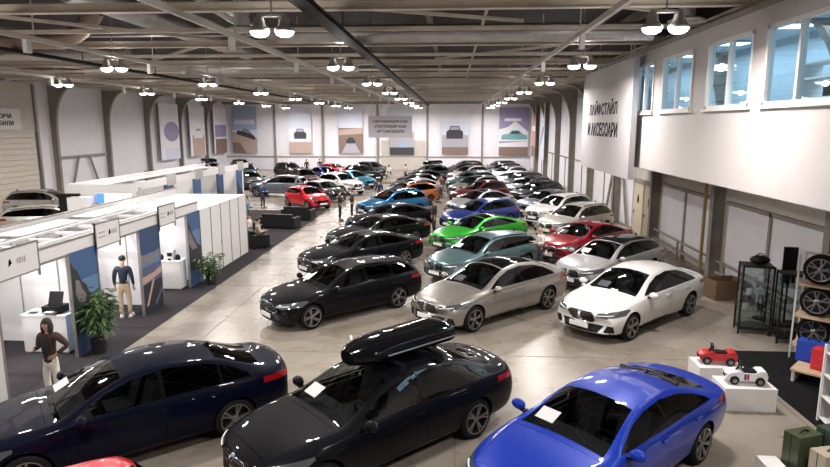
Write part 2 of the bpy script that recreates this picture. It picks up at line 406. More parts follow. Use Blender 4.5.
def make_car(kind, full=True, style=(5, .16), name='car'):
    """returns the root Empty; paint slots are linked per object so that copies can be recoloured"""
    c = body_curves(kind); W = c['win']; P0 = paint_black
    sk = to_obj(car_skin(c), 'tmp_skin', [P0, M_DARK])
    ss = sk.modifiers.new('s', 'SUBSURF'); ss.levels = 1; ss.render_levels = 1
    cut = MB(); cut.mi = 1
    ra = c['wr'] + .035
    for x in (c['xf'], c['xr']):
        for s in (1, -1): cut.lathe([(ra, .52), (ra, 1.3)], c=(x, 0, c['wr'] + .015), axis='Y', seg=40) if s > 0 else cut.lathe([(ra, -1.3), (ra, -.52)], c=(x, 0, c['wr'] + .015), axis='Y', seg=40)
    co = cut.build('tmp_cut', [P0, M_DARK])
    bo = sk.modifiers.new('b', 'BOOLEAN'); bo.operation = 'DIFFERENCE'; bo.solver = 'EXACT'; bo.object = co
    me = baked(sk)
    bm = bmesh.new(); bm.from_mesh(me); bpy.data.meshes.remove(me); drop(sk); drop(co)
    bvh = BVHTree.FromBMesh(bm)
    def hit(p, d, off=.004):
        r = bvh.ray_cast(Vector(p), Vector(d))
        return (r[0] + r[1] * off) if r[0] is not None else None
    bmesh.ops.recalc_face_normals(bm, faces=bm.faces[:])
    root = bpy.data.objects.new(name, None); COL.objects.link(root)
    up = lambda z: (Vector((0, 0, z)), Vector((0, 0, 1)))
    def part(pb, nm, mats, parent=root, smooth=True):
        if pb is None: return None
        bmesh.ops.recalc_face_normals(pb, faces=pb.faces[:])
        o = to_obj(pb, nm, mats); o.parent = parent
        if smooth:
            o.data.polygons.foreach_set('use_smooth', [True] * len(o.data.polygons))
            o.data.set_sharp_from_angle(angle=math.radians(50))
        return o
    # windscreen and rear window (trapezoids in plan)
    a, ya, b, yb = W['ws']
    part(carve(bm, poly_planes([(a, -ya), (a, ya), (b, yb), (b, -yb)], 'xy'), lambda p, n: n.z > .25 and n.x > .02 and p.z > .95), 'windscreen', [M_WIN])
    a, ya, b, yb = W['rw']
    part(carve(bm, poly_planes([(a, -ya), (a, ya), (b, yb), (b, -yb)], 'xy'), lambda p, n: n.z > .1 and p.z > 1.0), 'rear_window', [M_WINB])
    # side windows, one per door and quarter
    xsW = [p[0] for p in W['side']]
    cuts = [max(xsW) + .1] + [v for x, w in W['pil'] for v in (x + w / 2, x - w / 2)] + [min(xsW) - .1]
    base = poly_planes(W['side'], 'xz')
    for s in (1, -1):
        for i in range(0, len(cuts), 2):
            pl = base + [(Vector((cuts[i], 0, 0)), Vector((-1, 0, 0))), (Vector((cuts[i + 1], 0, 0)), Vector((1, 0, 0)))]
            part(carve(bm, pl, lambda p, n: p.y * s > .5 and n.y * s > .3 and p.z > .93), 'side_window', [M_WIN if i == 0 else M_WINB])
        for x, w_ in W['pil']:
            pl = base + [(Vector((x + w_, 0, 0)), Vector((-1, 0, 0))), (Vector((x - w_, 0, 0)), Vector((1, 0, 0)))]
            part(carve(bm, pl, lambda p, n: p.y * s > .5 and n.y * s > .3 and p.z > .93), 'window_pillar', [M_BLACKGLOSS])
    # roof panel
    a, b, y = W['roof']
    ro = part(carve(bm, poly_planes([(a, -y), (a, y), (b, y * .97), (b, -y * .97)], 'xy'), lambda p, n: n.z > .6 and p.z > 1.2), 'roof_panel', [P0])
    if full:
        # bonnet and doors
        hx0 = W['ws'][0] + .10; hx1 = c['nose'] - .20
        part(gap(carve(bm, poly_planes([(hx0, -.72), (hx0, .72), (hx1, .60), (hx1, -.60)], 'xy'), lambda p, n: n.z > .45 and p.z > .6 and p.x > .8)), 'bonnet', [P0])
        for s in (1, -1):
            for i in range(len(W['dr']) - 1):
                x0, x1 = W['dr'][i] - .01, W['dr'][i + 1] + .01
                zb = c['zl'] + .12
                bz = lambda x: float(pchip(*zip(*c['belt']), [x])[0]) - .015
                xl = x1 + (.30 if i == 1 else 0)
                pl = poly_planes([(x0, bz(x0)), (x0, zb), (xl, zb), (x1, zb + (.42 if i == 1 else .1)), (x1, bz(x1))], 'xz')
                d = part(gap(carve(bm, pl, lambda p, n: p.y * s > .6 and n.y * s > .3)), 'door', [P0])
                hx = x1 + .16; hz = bz(hx) - .09
                q = hit((hx, 2 * s, hz), (0, -s, 0), .018)
                if q is not None and d: MB().box(q, (.2, .03, .032)).build('door_handle', P0, d, bevel=.008)
    # lamps, grille
    N, T = c['nose'], c['tail']; suv = kind == 'suv'; mini = kind == 'mini'
    dz = .15 if suv else 0.
    for s in (1, -1):
        if not mini:
            hl = carve(bm, poly_planes([(s * .43, .655 + dz), (s * .44, .745 + dz), (s * .90, .825 + dz), (s * .90, .69 + dz), (s * .64, .635 + dz)], 'yz'), lambda p, n: p.x > N - .75 and n.x > .05 and p.y * s > 0)
        else:
            hl = carve(bm, poly_planes([(s * .55 + .135 * math.cos(k * PI / 6), .74 + .125 * math.sin(k * PI / 6)) for k in range(12)], 'yz'), lambda p, n: p.x > N - .7 and p.y * s > 0)
        h = part(hl, 'headlight', [M_LAMP])
        if h:
            m = MB()
            if mini:
                pts = [hit((3.5, s * .55 + .12 * math.cos(k * PI / 10), .74 + .11 * math.sin(k * PI / 10)), (-1, 0, 0), .006) for k in range(20)]
                pts = [p for p in pts if p is not None]
                if len(pts) > 5: m.tube(pts, .014, 6, closed=True)
            else:
                pts = [hit((3.5, s * (.46 + .30 * t), .69 + dz + .03 * t), (-1, 0, 0), .004) for t in np.linspace(0, 1, 6)]
                pts = [p for p in pts if p is not None]
                if len(pts) > 2: m.tube(pts, .012, 6)
            if len(pts) > 2: m.build('daytime_light', M_DRL if not mini else M_CHROME, h)
        tz = .90 + (.08 if suv else 0) - (.12 if mini else 0)
        if mini: tp = [(s * .50, tz - .12), (s * .50, tz + .1), (s * .74, tz + .1), (s * .76, tz - .12)]
        else: tp = [(s * .34, tz - .015), (s * .36, tz + .04), (s * .95, tz + .055), (s * .95, tz - .045), (s * .60, tz - .04)]
        part(carve(bm, poly_planes(tp, 'yz'), lambda p, n: p.x < T + .62 and n.x < -.02 and p.y * s > 0), 'tail_light', [M_TAIL])
    if not mini:
        for s in (1, -1):
            gp = [(s * .035, .50 + dz), (s * .03, .70 + dz), (s * .07, .745 + dz), (s * .28, .74 + dz), (s * .37, .69 + dz), (s * .34, .53 + dz), (s * .27, .48 + dz)]
            gr = part(carve(bm, poly_planes(gp, 'yz'), lambda p, n: p.x > N - .45 and n.x > .2 and p.y * s > 0), 'grille', [M_DARK])
            if full and gr:
                m = MB()
                ring = []
                for i in range(len(gp)):
                    for t in (0, .5):
                        y = gp[i][0] * (1 - t) + gp[(i + 1) % len(gp)][0] * t; z = gp[i][1] * (1 - t) + gp[(i + 1) % len(gp)][1] * t
                        q = hit((3.5, y, z), (-1, 0, 0), .006)
                        if q is not None: ring.append(q)
                if len(ring) > 6: m.tube(ring, .011, 6, closed=True)
                m.build('grille_surround', M_CHROME, gr, smooth=True)
                m = MB(); nb = 0
                for k in range(7):
                    y = s * (.066 + .038 * k)
                    pts = [hit((3.5, y, z), (-1, 0, 0), .004) for z in (.515 + dz, .58 + dz, .65 + dz, .72 + dz)]
                    if all(p is not None for p in pts): m.tube(pts, .0055, 4); nb += 1
                if nb: m.build('grille_bars', M_RIM, gr)
                else: m.bm.free()
        ip = [(-.46, .27 + dz), (-.58, .455 + dz), (.58, .455 + dz), (.46, .27 + dz)]
        for s in (1, -1):
            part(carve(bm, poly_planes([(s * .58, .30 + dz), (s * .66, .47 + dz), (s * .80, .47 + dz), (s * .80, .30 + dz)], 'yz'), lambda p, n: p.x > N - .7 and n.x > .15 and p.y * s > 0), 'side_intake', [M_DARK])
    else:
        gp = [(-.40, .42), (-.44, .56), (-.38, .66), (.38, .66), (.44, .56), (.40, .42)]
        gr = part(carve(bm, poly_planes(gp, 'yz'), lambda p, n: p.x > N - .45 and n.x > .2), 'grille', [M_DARK])
        ip = [(-.55, .24), (-.6, .36), (.6, .36), (.55, .24)]
    part(carve(bm, poly_planes(ip, 'yz'), lambda p, n: p.x > N - .6 and n.x > .3), 'lower_intake', [M_DARK])
    rz = .30 if not suv else .42
    part(carve(bm, poly_planes([(-.72, rz), (-.70, rz + .14), (.70, rz + .14), (.72, rz)], 'yz'), lambda p, n: p.x < T + .5 and n.x < -.2), 'rear_diffuser', [M_DARK])
    for d, x, z in ((-1, 3.5, .415 + dz), (1, -3.9, .72 + dz * .6)):
        q = hit((x, 0, z), (d, 0, 0), .012)
        if q is not None:
            MB().box(q, (.02, .52, .115)).build('number_plate', M_PLATE, root, bevel=.003)
    if full:
        q = hit((3.5, 0, .745 + dz), (-1, 0, 0), .0)
        if q is not None and not mini: MB().ell(q, (.03, .04, .04)).build('badge', M_BADGE, root, smooth=True)
    # underside faces dark; the remaining skin is the body
    for f in bm.faces:
        if f.normal.z < -.6 and f.calc_center_median().z < c['zl'] + .16: f.material_index = 1
        elif abs(f.normal.y) > .3 and f.calc_center_median().z < c['zl'] + .075 and c['xr'] < f.calc_center_median().x < c['xf']: f.material_index = 1
    # cabin lining: roof lining is an inner copy of the roof skin
    body = part(bm, 'body', [P0, M_DARK])
    it = MB(); bz = float(pchip(*zip(*c['belt']), [-.3])[0])
    x0, x1 = W['ws'][0] - .12, W['rw'][2] + .15
    zr = max(t for _, t in c['top'])
    yw = .76 if not mini else .68
    it.b(x1, x0, -yw, yw, c['zl'] + .06, c['zl'] + .1)
    for s in (1, -1): it.b(x1, x0 - .05, s * yw, s * (yw + .04), c['zl'] + .1, bz - .06)
    it.b(x0 - .38, x0 + .02, -yw, yw, bz - .34, bz - .03)
    it.b(x1, x1 + .45, -yw + .04, yw - .04, bz - .3, bz - .02)
    itl = it.build('cabin', M_INT, root)
    st = []
    sx = .02 if not mini else -.1
    def seat(x, y, w):
        m = MB(); zf = c['zl'] + .1
        m.box((x, y, zf + .2), (.5, w, .16))
        Mx = Matrix.Rotation(-.32, 3, 'Y')
        m.box((x - .32, y, zf + .52), (.14, w, .62), M=Mx)
        for yy in ((y,) if w < .7 else (y - .38, y + .38)): m.box((x - .43, yy, zf + .92), (.1, .24, .17), M=Mx)
        return m.build('seat', M_SEAT, root, bevel=.03, smooth=True)
    seat(sx, .38, .5); seat(sx, -.38, .5); seat(sx - (.92 if not mini else .8), 0, 1.25)
    m = MB(); cxs = x0 - .48
    m.tube([(cxs + .06 * math.sin(k * PI / 8) * .7, .38 + .17 * math.cos(k * PI / 8), bz - .06 + .16 * math.sin(k * PI / 8)) for k in range(16)], .014, 6, closed=True)
    m.bar((cxs, .22, bz - .06), (cxs, .54, bz - .06), .03, .03); m.bar((cxs, .38, bz - .06), (cxs + .25, .38, bz - .12), .05, .05)
    m.build('steering_wheel', M_DARK, root, smooth=True)
    # mirrors
    mx = W['side'][0][0] - .10
    for s in (1, -1):
        mz = float(pchip(*zip(*c['belt']), [mx])[0]) + .09
        yo = c['W'] + .015
        mb = MB(); mb.ell((mx, s * (yo + .06), mz), (.085, .125, .082)); mm = mb.build('mirror', P0, root, smooth=True)
        MB().bar((mx + .0, s * (yo - .09), mz - .07), (mx, s * (yo + .04), mz - .05), .09, .035).build('mirror_arm', M_DARK, mm)
    # roof rails and fin
    if kind in ('wagon', 'suv'):
        for s in (1, -1):
            pts = []
            for x in np.linspace(.0, -1.75, 9):
                q = hit((x, s * .575, 3), (0, 0, -1), .035)
                if q is not None: pts.append(q)
            if len(pts) > 3: MB().tube([pts[0] - Vector((-.06, 0, .035))] + pts + [pts[-1] - Vector((.06, 0, .035))], .016, 6).build('roof_rail', M_BLACKGLOSS, root, smooth=True)
    fx = W['roof'][1] - .08 if kind not in ('wagon', 'suv') else -1.75
    q = hit((fx, 0, 3), (0, 0, -1), -.01)
    if q is not None: MB().prism([(-.1, 0), (.1, 0), (-.06, .065)], q - Vector((0, .02, 0)), (1, 0, 0), (0, 0, 1), (0, .04, 0)).build('aerial_fin', M_DARK, root)
    # wheels
    tyre, rim = make_wheel(c, style)
    t0 = tyre.build('wheel', M_TYRE, None, smooth=True); r0 = rim.build('rim', [M_RIM, M_RIMD], None)
    first = True
    for x in (c['xf'], c['xr']):
        for s in (1, -1):
            t, r = (t0, r0) if first else (t0.copy(), r0.copy())
            if not first: COL.objects.link(t); COL.objects.link(r)
            first = False
            t.parent = root; r.parent = t; t.location = (x, s * (c['track']), c['wr'])
            t.rotation_euler = (0, random.random() * 3, 0 if s > 0 else PI)
    # shared meshes, paint slot per object
    for o in list(root.children) + [g for ch in root.children for g in ch.children]:
        if o.type == 'MESH' and o.data.materials and o.data.materials[0] == P0:
            o.material_slots[0].link = 'OBJECT'; o.material_slots[0].material = P0
    root['proto'] = 1
    return root

def paint_car(root, m, roof=None, rim=None):
    for o in list(root.children) + [g for ch in root.children for g in ch.children]:
        if o.type != 'MESH': continue
        if o.material_slots and o.material_slots[0].link == 'OBJECT':
            o.material_slots[0].material = roof if (roof and o.name.startswith('roof_panel')) else m
# ------------------------------------------------------------------ people
SKIN = mat('skin', (.55, .33, .24), .55)
SKIN2 = mat('skin_tan', (.42, .25, .17), .55)
HAIRD = mat('dark_hair', (.02, .014, .011), .6, bump=.3, bscale=60)
HAIRG = mat('grey_stubble_hair', (.32, .28, .25), .7)
EYEM = mat('eye_dark', (.03, .02, .02), .3)
LIPM = mat('lips', (.42, .15, .13), .5)
SHOEW = mat('white_shoe_leather', (.75, .74, .72), .5)
SHOED = mat('black_shoe_leather', (.02, .018, .016), .4)
_cloth = {}
def cloth(col):
    k = tuple(col)
    if k not in _cloth: _cloth[k] = mat('woven_cloth', col, .85, var=.12, vscale=14, bump=.15, bscale=90)
    return _cloth[k]

def skin_mesh(name, nodes, edges, m, parent, sub=1):
    """nodes: list of (x,y,z,r); grows one smooth surface along the edges"""
    me = bpy.data.meshes.new(name); me.from_pydata([n[:3] for n in nodes], edges, [])
    o = bpy.data.objects.new(name, me); COL.objects.link(o)
    sk = o.modifiers.new('skin', 'SKIN'); sk.use_smooth_shade = True; sk.branch_smoothing = .4
    me.skin_vertices[0].data[0].use_root = True
    for i, n in enumerate(nodes):
        r = n[3]; me.skin_vertices[0].data[i].radius = (r, r) if not isinstance(r, tuple) else r
    s = o.modifiers.new('sub', 'SUBSURF'); s.levels = s.render_levels = sub
    mm = baked(o); drop(o)
    mm.materials.append(m); mm.name = name
    mm.polygons.foreach_set('use_smooth', [True] * len(mm.polygons))
    o = bpy.data.objects.new(name, mm); COL.objects.link(o); o.parent = parent
    return o

def person(label, loc, rz, top=(.1, .1, .12), legs=(.05, .05, .06), shoes=None, skin=None, hair=None, long_hair=False, bald=False, arms='relaxed', sit=False, h=1.76, jacket=None, group=None, head_pitch=0., skirt=False):
    """figure facing local +X, left hand at +Y"""
    skin = skin or SKIN; hair = hair or HAIRD
    root = thing('person', label, 'person', loc, rz, group)
    k = h / 1.76
    zp = .95 if not sit else .52
    hp = .10
    J = {}
    J['pel'] = (0, 0, zp); J['wai'] = (.0, 0, zp + .17); J['che'] = (.0, 0, zp + .38); J['nek'] = (-.01, 0, zp + .53); J['hd0'] = (.005, 0, zp + .585)
    hx = .03 + head_pitch * .05
    for s, n in ((1, 'L'), (-1, 'R')):
        J['sh' + n] = (0, s * .175, zp + .47)
        J['hi' + n] = (0, s * hp, zp - .03)
        if sit:
            J['kn' + n] = (.43, s * .13, zp - .01); J['an' + n] = (.42, s * .12, .08); J['to' + n] = (.58, s * .13, .04)
        else:
            J['kn' + n] = (.025, s * .11, .50); J['an' + n] = (-.015, s * .115, .085); J['to' + n] = (.13, s * .135, .035)
        a = arms if isinstance(arms, str) else arms[0 if s > 0 else 1]
        z = zp + .47
        if a == 'relaxed': el, wr, hd = (-.02, s * .235, z - .29), (.05, s * .245, z - .53), (.02, 0, -.085)
        elif a == 'forward': el, wr, hd = (.02, s * .23, z - .28), (.25, s * .16, z - .24), (.085, -s * .02, .0)
        elif a == 'hip': el, wr, hd = (-.10, s * .34, z - .24), (.06, s * .17, z - .40), (.03, -s * .06, -.03)
        elif a == 'crossed': el, wr, hd = (.04, s * .23, z - .27), (.19, -s * .02, z - .22), (.03, -s * .08, .01)
        else: el, wr, hd = (.12, s * .20, z - .24), (.30, s * .12, z - .02), (.05, 0, .06)
        J['el' + n], J['wr' + n] = el, wr; J['hv' + n] = hd
    V, Eg, ix = [], [], {}
    def add(key, p, r, par=None):
        ix[key] = len(V); V.append((p[0] * k, p[1] * k, p[2] * k, (r[0] * k, r[1] * k) if isinstance(r, tuple) else r * k))
        if par is not None: Eg.append((ix[par], ix[key]))
    add('pel', J['pel'], .085); add('wai', J['wai'], .085, 'pel'); add('che', J['che'], .085, 'wai'); add('nek', J['nek'], .058, 'che'); add('hd0', J['hd0'], .062, 'nek')
    hz = zp + .585
    add('hd1', (hx + .005, 0, hz + .07), .078, 'hd0'); add('hd2', (hx - .01, 0, hz + .14), .083, 'hd1'); add('hd3', (hx - .015, 0, hz + .19), .052, 'hd2')
    for n, s in (('L', 1), ('R', -1)):
        add('sh' + n, J['sh' + n], .032, 'che'); add('el' + n, J['el' + n], .040, 'sh' + n); add('wr' + n, J['wr' + n], .026, 'el' + n)
        w = Vector(J['wr' + n]); hv = Vector(J['hv' + n]); hd = hv.normalized()
        side = hd.cross(Vector((1, 0, 0)) if abs(hd.x) < .6 else Vector((0, 0, 1))).normalized()
        if side.y * s > 0 and abs(hd.x) >= .6: side = -side
        pm = w + hd * .06; add('pm' + n, pm, .026, 'wr' + n)
        nrm = hd.cross(side)
        for f, (off, ln) in enumerate(((-.030, .070), (-.010, .080), (.010, .076), (.029, .060))):
            b = w + hd * .095 + side * off
            add(f'f{f}a' + n, b, .0095, 'pm' + n); add(f'f{f}b' + n, b + hd * ln * .5 + nrm * .006, .0085, f'f{f}a' + n); add(f'f{f}c' + n, b + hd * ln * .92 + nrm * .022, .007, f'f{f}b' + n)
        tb = w + hd * .035 + side * -.035
        add('t0' + n, tb, .011, 'pm' + n); add('t1' + n, tb + hd * .04 - side * .022 + nrm * .01, .009, 't0' + n)
        add('hi' + n, J['hi' + n], .052, 'pel'); add('kn' + n, J['kn' + n], .050, 'hi' + n); add('an' + n, J['an' + n], .040, 'kn' + n); add('to' + n, J['to' + n], .034, 'an' + n)
    skin_mesh('body', V, Eg, skin, root)
    P = lambda key, r: (J[key][0] * k, J[key][1] * k, J[key][2] * k, r * k)
    mid = lambda a, b, t, r: tuple((J[a][i] * (1 - t) + J[b][i] * t) * k for i in range(3)) + (r * k,)
    # top with sleeves
    jc = jacket or top
    tn = [P('che', .15), P('wai', .13), (0, 0, (zp + .02) * k, .132 * k), (-.005 * k, 0, (zp + .525) * k, .078 * k)]
    te = [(0, 1), (1, 2), (0, 3)]
    if jacket: tn.append((-.02 * k, 0, (zp - .16) * k, .155 * k)); te.append((2, 4))
    for n in 'LR':
        i = len(tn) + 1; tn += [mid('che', 'sh' + n, .6, .118), P('sh' + n, .092), P('el' + n, .058), mid('el' + n, 'wr' + n, .9, .040)]; te += [(0, i - 1), (i - 1, i), (i, i + 1), (i + 1, i + 2)]
    skin_mesh('jacket' if jacket else 'shirt', tn, te, cloth(jc), root)
    if jacket:
        MB().ell((.080 * k, 0, (zp + .25) * k), (.088 * k, .095 * k, .25 * k)).build('shirt', cloth(top), root, smooth='full')
    # trousers
    ln = [(0, 0, (zp + .09) * k, .118 * k), (0, 0, (zp - .01) * k, .125 * k)]; le = [(0, 1)]
    for n in 'LR':
        i = len(ln); ln += [mid('hi' + n, 'kn' + n, .30, .088), P('kn' + n, .070), mid('kn' + n, 'an' + n, .93, .058)]; le += [(1, i), (i, i + 1), (i + 1, i + 2)]
    tr = skin_mesh('trousers', ln, le, cloth(legs), root)
    b = MB(); b.lathe([(.119 * k, -.02), (.125 * k, -.02), (.125 * k, .02), (.119 * k, .02)], c=(0, 0, (zp + .055) * k), seg=20, closed=True)
    b.build('belt', SHOED, tr, smooth=True)
    for n, s in (('L', 1), ('R', -1)):
        a, t = Vector(J['an' + n]) * k, Vector(J['to' + n]) * k
        m = MB(); d = (t - a); d.z = 0; d.normalize()
        M = Matrix((d, Vector((-d.y, d.x, 0)), Vector((0, 0, 1)))).transposed()
        m.ell((a + t) / 2 + Vector((0, 0, -.012)) + d * .01, (.145 * k, .052 * k, .05 * k), M=M); m.box(((a + t) / 2 + d * .01) * Vector((1, 1, 0)) + Vector((0, 0, .012)), (.27 * k, .088 * k, .024), M=M)
        m.build('shoe', shoes or SHOED, root, smooth=True)
    # face and hair
    c = Vector((hx - .005, 0, hz + .115)) * k
    for s in (1, -1):
        MB().ell(c + Vector((.078, s * .032, .012)) * k, (.010 * k, .014 * k, .009 * k), 8, 6).build('eye', EYEM, root, smooth='full')
        MB().ell(c + Vector((-.005, s * .084, -.005)) * k, (.02 * k, .012 * k, .032 * k), 8, 6).build('ear', skin, root, smooth='full')
    MB().ell(c + Vector((.092, 0, -.018)) * k, (.018 * k, .013 * k, .024 * k), 8, 6).build('nose', skin, root, smooth='full')
    MB().ell(c + Vector((.078, 0, -.056)) * k, (.010 * k, .024 * k, .008 * k), 8, 6).build('mouth', LIPM, root, smooth='full')
    hm = MB()
    if bald:
        hm.ell(c + Vector((-.02, 0, .012)) * k, (.086 * k, .090 * k, .062 * k), 14, 8)
    else:
        hm.ell(c + Vector((-.022, 0, .035)) * k, (.092 * k, .093 * k, .088 * k), 16, 10)
        if long_hair:
            hm.ell(c + Vector((-.045, 0, -.075)) * k, (.075 * k, .112 * k, .185 * k), 16, 10)
            for s in (1, -1): hm.ell(c + Vector((-.002, s * .082, -.085)) * k, (.055 * k, .034 * k, .15 * k), 10, 8)
    hm.build('hair', hair, root, smooth='full')
    return root

# ------------------------------------------------------------------ the hall
def floor_material():
    m, nt, b = _new('polished_concrete')
    tc = nt.nodes.new('ShaderNodeTexCoord')
    def noise(sc, det, dist=0., map_scale=None):
        n = nt.nodes.new('ShaderNodeTexNoise'); n.inputs['Scale'].default_value = sc; n.inputs['Detail'].default_value = det; n.inputs['Distortion'].default_value = dist
        if map_scale:
            mp = nt.nodes.new('ShaderNodeMapping'); mp.inputs['Scale'].default_value = map_scale
            nt.links.new(tc.outputs['Object'], mp.inputs['Vector']); nt.links.new(mp.outputs['Vector'], n.inputs['Vector'])
        else: nt.links.new(tc.outputs['Object'], n.inputs['Vector'])
        return n
    n1, n2 = noise(.22, 8, .3), noise(.7, 10, .4)
    r = nt.nodes.new('ShaderNodeValToRGB'); e = r.color_ramp.elements
    e[0].position, e[0].color = .30, (.20, .17, .138, 1); e[1].position, e[1].color = .70, (.345, .31, .262, 1)
    nt.links.new(n1.outputs['Fac'], r.inputs['Fac'])
    r2 = nt.nodes.new('ShaderNodeValToRGB'); e = r2.color_ramp.elements
    e[0].position, e[0].color = .30, (.66, .62, .57, 1); e[1].position, e[1].color = .66, (1, 1, 1, 1)
    nt.links.new(n2.outputs['Fac'], r2.inputs['Fac'])
    mx = nt.nodes.new('ShaderNodeMix'); mx.data_type = 'RGBA'; mx.blend_type = 'MULTIPLY'; mx.inputs[0].default_value = .8
    nt.links.new(r.outputs['Color'], mx.inputs[6]); nt.links.new(r2.outputs['Color'], mx.inputs[7])
    nt.links.new(mx.outputs[2], b.inputs['Base Color'])
    rr = nt.nodes.new('ShaderNodeMapRange'); rr.inputs[3].default_value = .16; rr.inputs[4].default_value = .40
    nt.links.new(n2.outputs['Fac'], rr.inputs[0]); nt.links.new(rr.outputs[0], b.inputs['Roughness'])
    return m
M_FLOOR = floor_material()
M_WALL = mat('white_wall_panel', (.80, .79, .83), .55, var=.03, vscale=1.5)
M_MEZZ = mat('painted_gallery_wall', (.52, .49, .485), .6, var=.03, vscale=1.)
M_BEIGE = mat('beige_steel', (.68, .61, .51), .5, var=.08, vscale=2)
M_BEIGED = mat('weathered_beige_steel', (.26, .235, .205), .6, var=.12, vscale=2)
M_WALLB = mat('beige_sheet_wall', (.56, .52, .47), .6, var=.06, vscale=1.5)
M_DECK = mat('dark_roof_deck', (.045, .040, .041), .8, var=.2, vscale=.8)
M_DUCT = mat('galvanised_duct', (.58, .57, .57), .38, .6, var=.12, vscale=2)
M_DUCTB = mat('dusty_brown_duct', (.33, .25, .20), .5, .35, var=.15, vscale=1.5)
M_TRAY = mat('black_cable_tray', (.006, .006, .007), .6, spec=.12)
M_RAIL = mat('pale_grey_rail', (.55, .52, .47), .5)
M_BOOTH = mat('white_laminate', (.69, .68, .68), .45)
M_ALU = mat('aluminium_profile', (.30, .28, .27), .4, .5)
M_CARPET = mat('charcoal_carpet', (.040, .036, .040), .95, var=.2, vscale=30, bump=.3, bscale=200, spec=.1)
M_MAT = mat('black_floor_mat', (.009, .009, .010), .85, var=.2, vscale=30, spec=.1)
M_INK = mat('black_ink', (.006, .006, .006), .8, spec=.05)
M_SIGNL = mat('light_grey_sign_board', (.60, .58, .60), .7)
M_SIGN = mat('grey_sign_board', (.40, .375, .39), .7)
M_LENS = mat('lamp_lens', (1, 1, 1), .5, emit=(1, .93, .88), es=7)
M_LAMPH = mat('lamp_housing', (.35, .34, .33), .5)
M_BLKMETAL = mat('black_powder_coat', (.009, .009, .009), .45, spec=.25)
M_CLEAR = glass('clear_glass', (.86, .9, .9))
M_BLUEG = glass('blue_office_glass', (.80, .91, .96))
M_WHITE = mat('white_plinth_paint', (.72, .71, .70), .5)
M_WOOD = mat('pale_plywood', (.50, .37, .25), .55, var=.15, vscale=5)
M_BLKFAB = mat('black_leatherette', (.010, .010, .011), .5, bump=.15, bscale=30, spec=.25)
M_LEAF = mat('green_leaf', (.085, .15, .055), .5, var=.35, vscale=12)
M_STEM = mat('woody_stem', (.12, .075, .04), .8)
M_POT = mat('dark_plant_pot', (.02, .02, .021), .5)
XL, XR, YB, YF, ZT = -28.2, 9.6, 75.5, -7.0, 9.4

struct(MB().b(XL - .2, XR + .2, YF - .2, YB + .2, -.12, 0).build('floor', M_FLOOR))
struct(MB().b(XL - .2, XR + .2, YF - .2, YB + .2, ZT, ZT + .1).build('ceiling', M_DECK))
struct(MB().b(XL - .2, XL, YF, YB, 0, ZT).build('wall_left', M_WALL))
struct(MB().b(XR, XR + .2, YF, YB, 0, ZT).build('wall_right', M_WALLB))
struct(MB().b(XL - .2, XR + .2, YB, YB + .2, 0, ZT).build('wall_back', M_WALL))
struct(MB().b(XL - .2, XR + .2, YF - .2, YF, 0, ZT).build('wall_front', M_WALLB))

_tn = [0]
def trim(mb, m, **kw):
    _tn[0] += 1
    return struct(mb.build('trim_%d' % _tn[0], m, **kw))
BAY = [21.9 + 6.7 * k for k in range(-4, 9)]
# roof beams across the hall, one per bay and one between
for y in BAY:
    if y < YF + .5 or y > YB - .3: continue
    m = MB(); m.b(XL, XR, y - .015, y + .015, 8.18, 8.34); m.b(XL, XR, y - .10, y + .10, 8.15, 8.18); m.b(XL, XR, y - .10, y + .10, 8.34, 8.37)
    trim(m, M_BEIGE)
for y in BAY[:-1]:
    y2 = y + 3.35
    if y2 < YF + .5: continue
    m = MB(); m.b(XL, XR, y2 - .06, y2 + .06, 8.17, 8.28); trim(m, M_BEIGE)
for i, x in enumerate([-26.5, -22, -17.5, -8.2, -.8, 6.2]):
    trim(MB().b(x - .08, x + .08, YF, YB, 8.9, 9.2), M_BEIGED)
for i, (x0, x1, y0, y1) in enumerate([(-21, -15, 8.5, 15.2), (-4.5, 2.0, 15.2, 18.5), (6.2, -.8, 21.9, 28.6), (-14, -8.2, 15.2, 21.9), (-8.2, -14, 21.9, 28.6), (0, 5.5, 14.0, 17.2), (-22, -17.5, 28.6, 35.3), (-.8, 6.2, 35.3, 42)]):
    trim(MB().bar((x0, y0, 8.4), (x1, y1, 8.4), .09, .09), M_BEIGE)
# portal columns with curved haunches
def column(x, y, s, m):
    """s points into the hall"""
    pts = [(0, 0), (.42, 0), (.46, 5.4)]
    for k in range(9):
        a = k / 8 * PI / 2
        pts.append((.46 + 1.5 * (1 - math.cos(a)), 5.4 + 2.7 * math.sin(a)))
    pts += [(1.96, 8.2), (0, 8.2)]
    mb = MB()
    mb.prism([(p[0] * s, p[1]) for p in pts], (x, y - .02, 0), (1, 0, 0), (0, 0, 1), (0, .04, 0))
    prev = None
    for p in pts[1:-2]:
        q = Vector((x + p[0] * s, y, p[1]))
        if prev is not None: mb.bar(prev, q, .26, .03, up=(s, 0, 0) if abs(q.z - prev.z) > .1 else (0, 0, 1))
        prev = q
    return trim(mb, m)
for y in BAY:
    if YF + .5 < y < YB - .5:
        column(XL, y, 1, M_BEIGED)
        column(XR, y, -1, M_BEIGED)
# mullions and rail on the back wall
for x in (-21.9, -15.9, -9.1, -3.0, 3.7): trim(MB().b(x - .12, x + .12, YB - .2, YB, 0, 8.2), M_BEIGED)
trim(MB().b(XL, XR, YB - .12, YB, 1.55, 1.63), M_BEIGED)
trim(MB().b(XL, XR, YB - .4, YB - .1, 7.95, 8.3), M_BEIGED)
